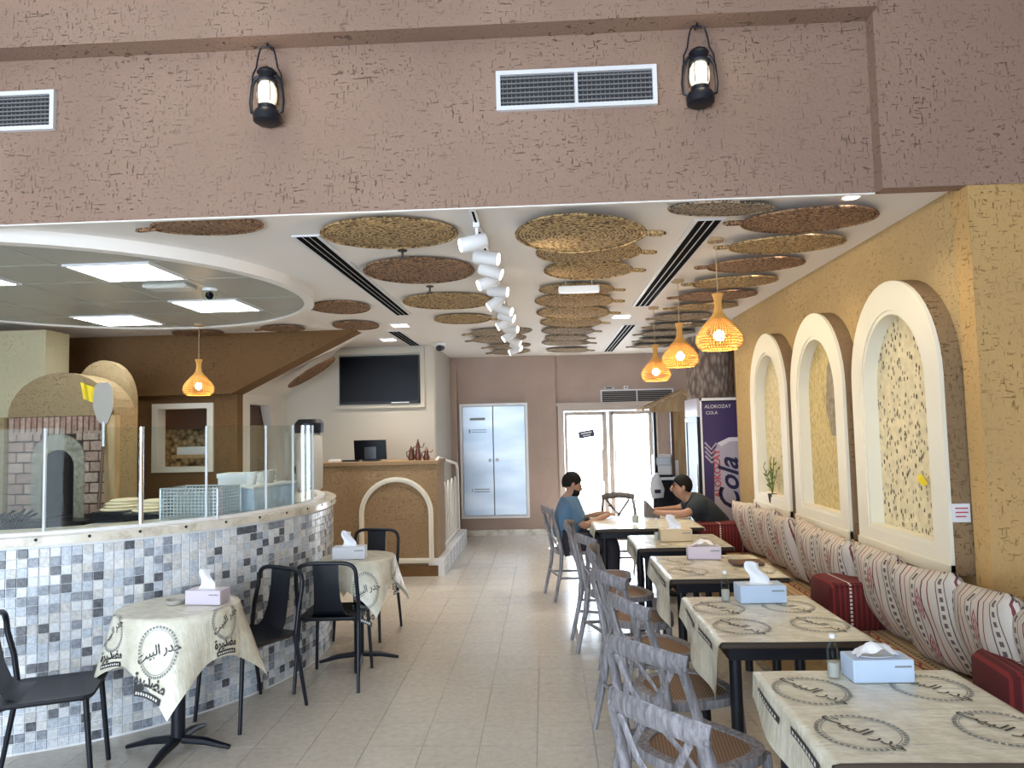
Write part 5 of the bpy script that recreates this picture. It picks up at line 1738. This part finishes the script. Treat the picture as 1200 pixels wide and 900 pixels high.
bistro(-1.98, 3.82, radians(-24), 'nearer small pedestal table against the mosaic bar', 'printed pale cloth draped over the nearer pedestal table')
bistro(-1.38, 5.24, radians(-12), 'farther small pedestal table by the cash counter', 'printed pale cloth draped over the farther pedestal table', 0.45, 0.26)
tissue_box((-1.84, 3.86, 0.7535), -0.1, 'lilac tissue box on the nearer pedestal table by the bar', 'tissue_box_pink', 0, 0.88)
tissue_box((-1.42, 5.16, 0.7535), 0.1, 'white tissue box with a puffed tissue on the farther pedestal table', 'tissue_box_white', 0, 1.0)
at = thing('glass_ashtray', 'small glass ashtray on the nearer pedestal table', 'ashtray', (-2.02, 3.86, 0.7525))
MB().lathe([(0.045, 0), (0.055, 0.022), (0.048, 0.022), (0.038, 0.006)], n=20).build('bowl', 'bezel_grey', at, smooth=True)

# ================================================================== FRIDGE, KIOSK, COLUMN
fr3 = thing('drinks_fridge', 'tall glass-door drinks fridge with a purple cola print on its side', 'fridge', (2.07, 8.55, 0))
MB().box(-0.31, 0.27, -0.35, 0.36, 0.05, 1.95).build('cabinet', 'fridge_body', fr3)
MB().box(-0.31, 0.27, -0.33, 0.34, 0.0, 0.05).build('plinth', 'black_metal', fr3)
dr_ = MB().ring([(-0.34, 0.10), (0.35, 0.10), (0.35, 1.74), (-0.34, 1.74)], [(-0.27, 0.17), (0.28, 0.17), (0.28, 1.68), (-0.27, 1.68)], lambda y, z: (-0.345, y, z), lambda y, z: (-0.31, y, z)).build('glass_door', 'black_metal', fr3)
MB().box(-0.335, -0.33, -0.27, 0.28, 0.17, 1.68).build('pane', 'tissue_box_blue', dr_)
MB().box(-0.36, -0.345, -0.30, -0.28, 0.8, 1.2).build('handle', 'chrome', dr_)
MB().box(-0.34, -0.31, -0.34, 0.35, 1.75, 1.95).build('lit_header', 'cola_can', fr3)
sp3 = MB().box(-0.29, 0.27, -0.356, -0.35, 0.10, 1.90).build('side_print', 'cola_blue', fr3)
MB().box(-0.31, -0.29, -0.36, -0.35, 0.05, 1.95).box(-0.31, 0.27, -0.36, -0.35, 1.92, 1.95).build('edge_trim', 'plate_white', fr3)
MB().prism([(-0.20, 0.35), (0.24, 0.30), (0.24, 1.50), (0.0, 1.50), (-0.13, 1.44), (-0.17, 1.30)], lambda x, z: (x, -0.3595, z), lambda x, z: (x, -0.355, z)).build('printed_can', 'cola_can', sp3)
MB().prism([(-0.13, 1.44), (0.0, 1.50), (0.24, 1.50), (0.24, 1.46), (0.01, 1.455), (-0.09, 1.40)], lambda x, z: (x, -0.362, z), lambda x, z: (x, -0.359, z)).build('can_rim', 'cola_can_rim', sp3)
# swirling splashes beside the printed can
for k in range(4):
    MB().tube([(-0.27, -0.3575, 1.30 + 0.05 * k), (-0.2, -0.3575, 1.22 + 0.05 * k), (-0.14, -0.3575, 1.26 + 0.06 * k)], 0.01, 5, flat=0.2, up=(0, 1, 0)).build('splash', 'cola_can', sp3)
def side_text(body, size, mt, x, z, rot, shear=0.0, bold=0.0, yoff=-0.3625, name='lettering'):
    me = text_mesh(body, size, name, shear, bold)
    me.materials.append(M[mt])
    place(me, name, sp3, loc=(x, yoff, z), rot=(pi / 2, -rot, 0))
side_text('Cola', 0.31, 'cola_navy', -0.01, 0.97, pi / 2, 0.35, 0.006)
side_text('ALOKOZAY', 0.10, 'cola_red', -0.14, 1.10, pi / 2, 0.0, 0.002)
side_text('from', 0.09, 'cola_navy', -0.05, 0.42, 0.1, 0.4)
side_text('ALOKOZAY', 0.055, 'print_white', -0.11, 1.85, 0)
side_text('COLA', 0.05, 'print_white', -0.18, 1.78, 0)
struct(MB().cyl(2.20, 9.55, 0, 2.8, 0.30, 32).build('wall_column', 'column_stone', smooth=True), 'round rough stone column behind the drinks fridge')
ki = thing('wooden_kiosk', 'small wooden kiosk with a gabled roof beside the glass doors', 'kiosk', (1.78, 10.1, 0))
MB().box(-0.30, 0.28, -0.02, 0.5, 0.0, 0.9).build('counter', 'ceramic_black', ki)
MB().box(-0.33, 0.30, -0.06, 0.54, 0.9, 0.94).build('counter_top', 'plate_white', ki)
for x_, m_ in ((-0.24, 'black_metal'), (0.0, 'dark_wood')):
    MB().box(x_ - 0.02, x_ + 0.02, 0.0, 0.05, 0.94, 1.84).build('post', m_, ki)
MB().box(0.05, 0.30, 0.4, 0.45, 0.94, 1.9).build('back_board', 'light_wood', ki)
for s_ in (-1, 1):
    xr = (-0.42, 0.14) if s_ < 0 else (0.14, 0.34)
    zr = (1.86, 2.11) if s_ < 0 else (2.11, 2.02)
    MB().prism([(xr[0], zr[0]), (xr[1], zr[1]), (xr[1], zr[1] + 0.035), (xr[0], zr[0] + 0.035)], lx(-0.12), lx(0.55)).build('roof_board', 'light_wood', ki)
MB().prism([(-0.30, 1.84), (0.26, 1.84), (0.30, 2.0), (0.14, 2.1), (-0.32, 1.89)], lx(-0.02), lx(0.02)).build('gable', 'light_wood', ki)
cm_ = thing('coffee_machine', 'white and steel coffee machine on the kiosk counter', 'coffee machine', (1.66, 10.22, 0.94))
MB().rbox(-0.14, 0.10, -0.12, 0.16, 0, 0.3, 0.015).build('body', 'plate_white', cm_)
MB().rbox(-0.12, 0.08, -0.17, -0.115, 0.16, 0.27, 0.01).build('head', 'steel', cm_)
MB().box(-0.13, 0.09, -0.19, -0.1, 0.0, 0.03).build('drip_tray', 'black_metal', cm_)
MB().box(0.13, 0.20, -0.05, 0.05, 0, 0.22).build('side_carton', 'plate_white', cm_)
bp = thing('shopping_bag', 'white printed plastic bag hanging at the kiosk near the glass doors', 'bag', (1.50, 9.93, 0.62))
MB().loft([[(-0.10, -0.05, 0), (0.10, -0.05, 0.02), (0.10, 0.05, 0.02), (-0.10, 0.05, 0)], [(-0.13, -0.07, 0.2), (0.12, -0.06, 0.2), (0.12, 0.06, 0.2), (-0.13, 0.07, 0.2)], [(-0.10, -0.04, 0.42), (0.07, -0.03, 0.4), (0.07, 0.03, 0.4), (-0.10, 0.04, 0.42)], [(-0.03, -0.02, 0.55), (0.02, -0.02, 0.56), (0.02, 0.02, 0.56), (-0.03, 0.02, 0.55)]]).build('bag_body', 'tissue_paper', bp, smooth='all')
MB().box(-0.06, 0.05, -0.075, -0.055, 0.12, 0.2).build('printed_mark', 'cola_navy', bp)
bp.scale = (0.75, 0.75, 0.62)
bp.location = (1.52, 9.95, 0.66)

# ================================================================== THE TWO MEN
def skin_mesh(name, nodes, edges, root, mat_, parent, sub=2, smooth=0.0):
    keys = list(nodes)
    me = bpy.data.meshes.new(name)
    me.from_pydata([nodes[k][0] for k in keys], [(keys.index(a), keys.index(b)) for a, b in edges], [])
    o_ = bpy.data.objects.new(name, me)
    COL.objects.link(o_)
    o_.parent = parent
    sm = o_.modifiers.new('skin', 'SKIN')
    sm.branch_smoothing = smooth
    sm.use_smooth_shade = True
    if not me.skin_vertices:
        bm = __import__('bmesh').new()
        bm.from_mesh(me)
        bm.verts.layers.skin.verify()
        bm.to_mesh(me)
        bm.free()
    sv = me.skin_vertices[0].data
    for i, k in enumerate(keys):
        r = nodes[k][1]
        sv[i].radius = r if isinstance(r, tuple) else (r, r)
        sv[i].use_root = (k == root)
    s_ = o_.modifiers.new('sub', 'SUBSURF')
    s_.levels = s_.render_levels = sub
    me.materials.append(M[mat_])
    return o_

def person(label, J, shirt, loc, rz, beard=False):
    """J: joint positions in the person's own frame (facing +x)"""
    Pn = thing('person', label, 'person', loc, rz)
    V = lambda k: Vector(J[k])
    nodes, edges = {}, []
    def node(k, r, p=None):
        nodes[k] = (tuple(p if p is not None else J[k]), r)
    def link(*ks):
        edges.extend(zip(ks[:-1], ks[1:]))
    node('pelvis', (0.12, 0.10)); node('belly', (0.105, 0.09)); node('chest', (0.11, 0.09)); node('neck', 0.058)
    node('jaw', (0.078, 0.078), V('head') + Vector((0.018, 0, -0.06)))
    node('head', (0.092, 0.10)); node('crown', 0.07, V('head') + Vector((-0.012, 0, 0.065)))
    link('pelvis', 'belly', 'chest', 'neck', 'jaw', 'head', 'crown')
    for s_ in 'LR':
        node('sh' + s_, 0.045); node('el' + s_, 0.043); node('wr' + s_, 0.03)
        link('chest', 'sh' + s_, 'el' + s_, 'wr' + s_)
        d = (V('hand' + s_) - V('wr' + s_))
        pm = V('wr' + s_) + d * 0.5
        node('palm' + s_, 0.03, pm)
        link('wr' + s_, 'palm' + s_)
        dn = d.normalized()
        side = dn.cross(Vector((0, 0, 1)))
        side = side.normalized() if side.length > 0.1 else Vector((0, 1, 0))
        for q, off in enumerate((-0.027, -0.009, 0.009, 0.027)):
            ln = (0.055, 0.068, 0.072, 0.06)[q]
            b_ = pm + dn * 0.035 + side * off
            node('f%d' % q + s_, 0.0085, b_)
            node('g%d' % q + s_, 0.0078, b_ + dn * ln * 0.55 + Vector((0, 0, -0.006)))
            node('h%d' % q + s_, 0.0065, b_ + dn * ln * 0.9 + Vector((0, 0, -0.024)))
            link('palm' + s_, 'f%d' % q + s_, 'g%d' % q + s_, 'h%d' % q + s_)
        tside = side * (0.04 if s_ == 'L' else -0.04)
        node('t0' + s_, 0.010, pm + tside * 0.75 - dn * 0.01)
        node('t1' + s_, 0.0085, pm + tside * 1.2 + dn * 0.03)
        link('palm' + s_, 't0' + s_, 't1' + s_)
        node('hip' + s_, 0.085); node('kn' + s_, 0.058); node('an' + s_, 0.036)
        node('toe' + s_, 0.03)
        link('pelvis', 'hip' + s_, 'kn' + s_, 'an' + s_, 'toe' + s_)
    skin_mesh('body', nodes, edges, 'pelvis', 'skin', Pn)
    # shirt
    g_ = 1.12
    n2 = {'pelvis': (J['pelvis'], (0.17, 0.15)), 'belly': (J['belly'], (0.175, 0.16)), 'chest': (J['chest'], (0.185, 0.165)), 'nk': (tuple(V('chest').lerp(V('neck'), 0.8)), 0.085)}
    e2 = [('pelvis', 'belly'), ('belly', 'chest'), ('chest', 'nk')]
    for s_ in 'LR':
        n2['sh' + s_] = (J['sh' + s_], 0.098)
        n2['el' + s_] = (tuple(V('sh' + s_).lerp(V('el' + s_), 0.85)), 0.072)
        e2 += [('chest', 'sh' + s_), ('sh' + s_, 'el' + s_)]
    skin_mesh('shirt', n2, e2, 'pelvis', shirt, Pn)
    n3 = {'pelvis': (tuple(V('pelvis') + Vector((0, 0, -0.02))), (0.148, 0.125))}
    e3 = []
    for s_ in 'LR':
        n3['hip' + s_] = (J['hip' + s_], 0.098)
        n3['kn' + s_] = (J['kn' + s_], 0.072)
        n3['an' + s_] = (tuple(V('kn' + s_).lerp(V('an' + s_), 0.9)), 0.056)
        e3 += [('pelvis', 'hip' + s_), ('hip' + s_, 'kn' + s_), ('kn' + s_, 'an' + s_)]
    skin_mesh('trousers', n3, e3, 'pelvis', 'trousers_dark', Pn)
    for s_ in 'LR':
        a, t_ = V('an' + s_), V('toe' + s_)
        d = (t_ - a)
        d.z = 0
        d.normalize()
        skin_mesh('shoe', {'a': (tuple(a + Vector((0, 0, -0.03)) - d * 0.03), 0.042), 'b': (tuple((a + t_) / 2 + Vector((0, 0, -0.035))), 0.042), 'c': (tuple(t_ + d * 0.05 + Vector((0, 0, 0.0))), 0.034)}, [('a', 'b'), ('b', 'c')], 'a', 'shoe_black', Pn, 1)
    H = V('head')
    tl_ = J.get('tilt', 0.0)
    Hd = empty('face')
    Hd.parent = Pn
    Hd.location = H
    Hd.rotation_euler = (0, tl_, J.get('turn', 0.0))
    # hair cap
    hb = MB()
    rings = []
    for i in range(9):
        ring_ = []
        for k in range(20):
            ph = 2 * pi * k / 20
            front = max(0, cos(ph))
            th = 0.06 + (1.92 + 0.40 * max(0, -cos(ph))) * i / 8
            th2 = th * (1 - 0.42 * front)
            ring_.append((-0.012 + 0.100 * sin(th2) * cos(ph), 0.088 * sin(th2) * sin(ph), 0.018 + 0.106 * cos(th2)))
        rings.append(ring_)
    hb.loft(rings, cap=True)
    hb.build('hair', 'hair_black', Hd, smooth='all')
    MB().tube([(0.082, 0, 0.012), (0.103, 0, -0.022), (0.098, 0, -0.034), (0.075, 0, -0.036)], [0.009, 0.014, 0.014, 0.008], 8).build('nose', 'skin', Hd, smooth='all')
    for s_ in (-1, 1):
        MB().sphere((0.082, s_ * 0.032, 0.012), 0.010, 10, 6).build('eye', 'eye_dark', Hd, smooth='all')
        MB().tube([(0.084, s_ * 0.016, 0.03), (0.083, s_ * 0.034, 0.034), (0.07, s_ * 0.052, 0.028)], 0.005, 6).build('eyebrow', 'hair_black', Hd)
        MB().sphere((-0.005, s_ * 0.084, -0.008), 0.03, 10, 8, (0.6, 0.35, 1.0)).build('ear', 'skin', Hd, smooth='all')
    MB().tube([(0.07, -0.022, -0.062), (0.081, 0, -0.06), (0.07, 0.022, -0.062)], 0.006, 6).build('mouth', 'lip', Hd, smooth='all')
    if beard:
        MB().loft([[(0.012 + (0.088 + w) * cos(a), (0.086 + w) * sin(a), z) for a in [-1.5 + 3.0 * k / 14 for k in range(15)]] for z, w in ((-0.045, 0.0), (-0.075, 0.004), (-0.10, -0.006), (-0.125, -0.03))], cap=False, close=False).build('beard', 'hair_black', Hd, smooth='all')
    return Pn

# man in blue on the aisle chair, facing the table, looking down at his hands
J1 = dict(pelvis=(0.0, 0, 0.55), belly=(-0.02, 0, 0.69), chest=(0.015, 0, 0.85), neck=(0.035, 0, 0.985), head=(0.06, 0, 1.095),
          shL=(0.02, 0.165, 0.915), shR=(0.02, -0.165, 0.915), elL=(0.12, 0.21, 0.70), elR=(0.12, -0.21, 0.70), wrL=(0.33, 0.13, 0.775), wrR=(0.33, -0.13, 0.775),
          handL=(0.43, 0.07, 0.80), handR=(0.43, -0.07, 0.80), hipL=(0.05, 0.10, 0.545), hipR=(0.05, -0.10, 0.545), knL=(0.44, 0.13, 0.54), knR=(0.44, -0.11, 0.54),
          anL=(0.36, 0.14, 0.11), anR=(0.42, -0.12, 0.11), toeL=(0.50, 0.15, 0.045), toeR=(0.56, -0.13, 0.045), tilt=0.35)
person('seated man in a blue shirt at the far table, head bowed', J1, 'shirt_blue', (0.20, 7.15, 0.0), radians(8), True)
phn = thing('mobile_phone', 'dark phone held by the man in blue', 'phone', (0.67, 7.20, 0.83), radians(8))
MB().rbox(-0.005, 0.005, -0.038, 0.038, -0.07, 0.07, 0.003).build('casing', 'black_gloss', phn)
phn.rotation_euler = (0, radians(-50), radians(8))
# man in black on the bench, leaning on the table
J2 = dict(pelvis=(0.0, 0, 0.555), belly=(0.09, 0, 0.66), chest=(0.26, 0, 0.83), neck=(0.355, 0, 0.95), head=(0.41, 0, 1.04),
          shL=(0.27, 0.165, 0.88), shR=(0.27, -0.165, 0.88), elL=(0.42, 0.20, 0.795), elR=(0.40, -0.22, 0.80), wrL=(0.64, 0.12, 0.80), wrR=(0.62, -0.14, 0.80),
          handL=(0.74, 0.06, 0.815), handR=(0.72, -0.08, 0.815), hipL=(0.05, 0.10, 0.55), hipR=(0.05, -0.10, 0.55), knL=(0.46, 0.13, 0.50), knR=(0.46, -0.13, 0.50),
          anL=(0.44, 0.14, 0.10), anR=(0.44, -0.14, 0.10), toeL=(0.58, 0.15, 0.045), toeR=(0.58, -0.15, 0.045), tilt=-0.02)
person('man in a black shirt leaning on the far table from the bench', J2, 'shirt_black', (1.75, 7.22, 0.0), pi, False)
tb = thing('tablet_menu', 'thin tablet propped up in the hands of the man in black', 'tablet', (0.98, 7.18, 0.757), 0)
MB().prism([(-0.02, 0.0), (0.13, 0.0), (0.0, 0.16), (-0.012, 0.16)], lx(-0.07), lx(0.07)).build('folded_sheet', 'chair_wood_dark', tb)
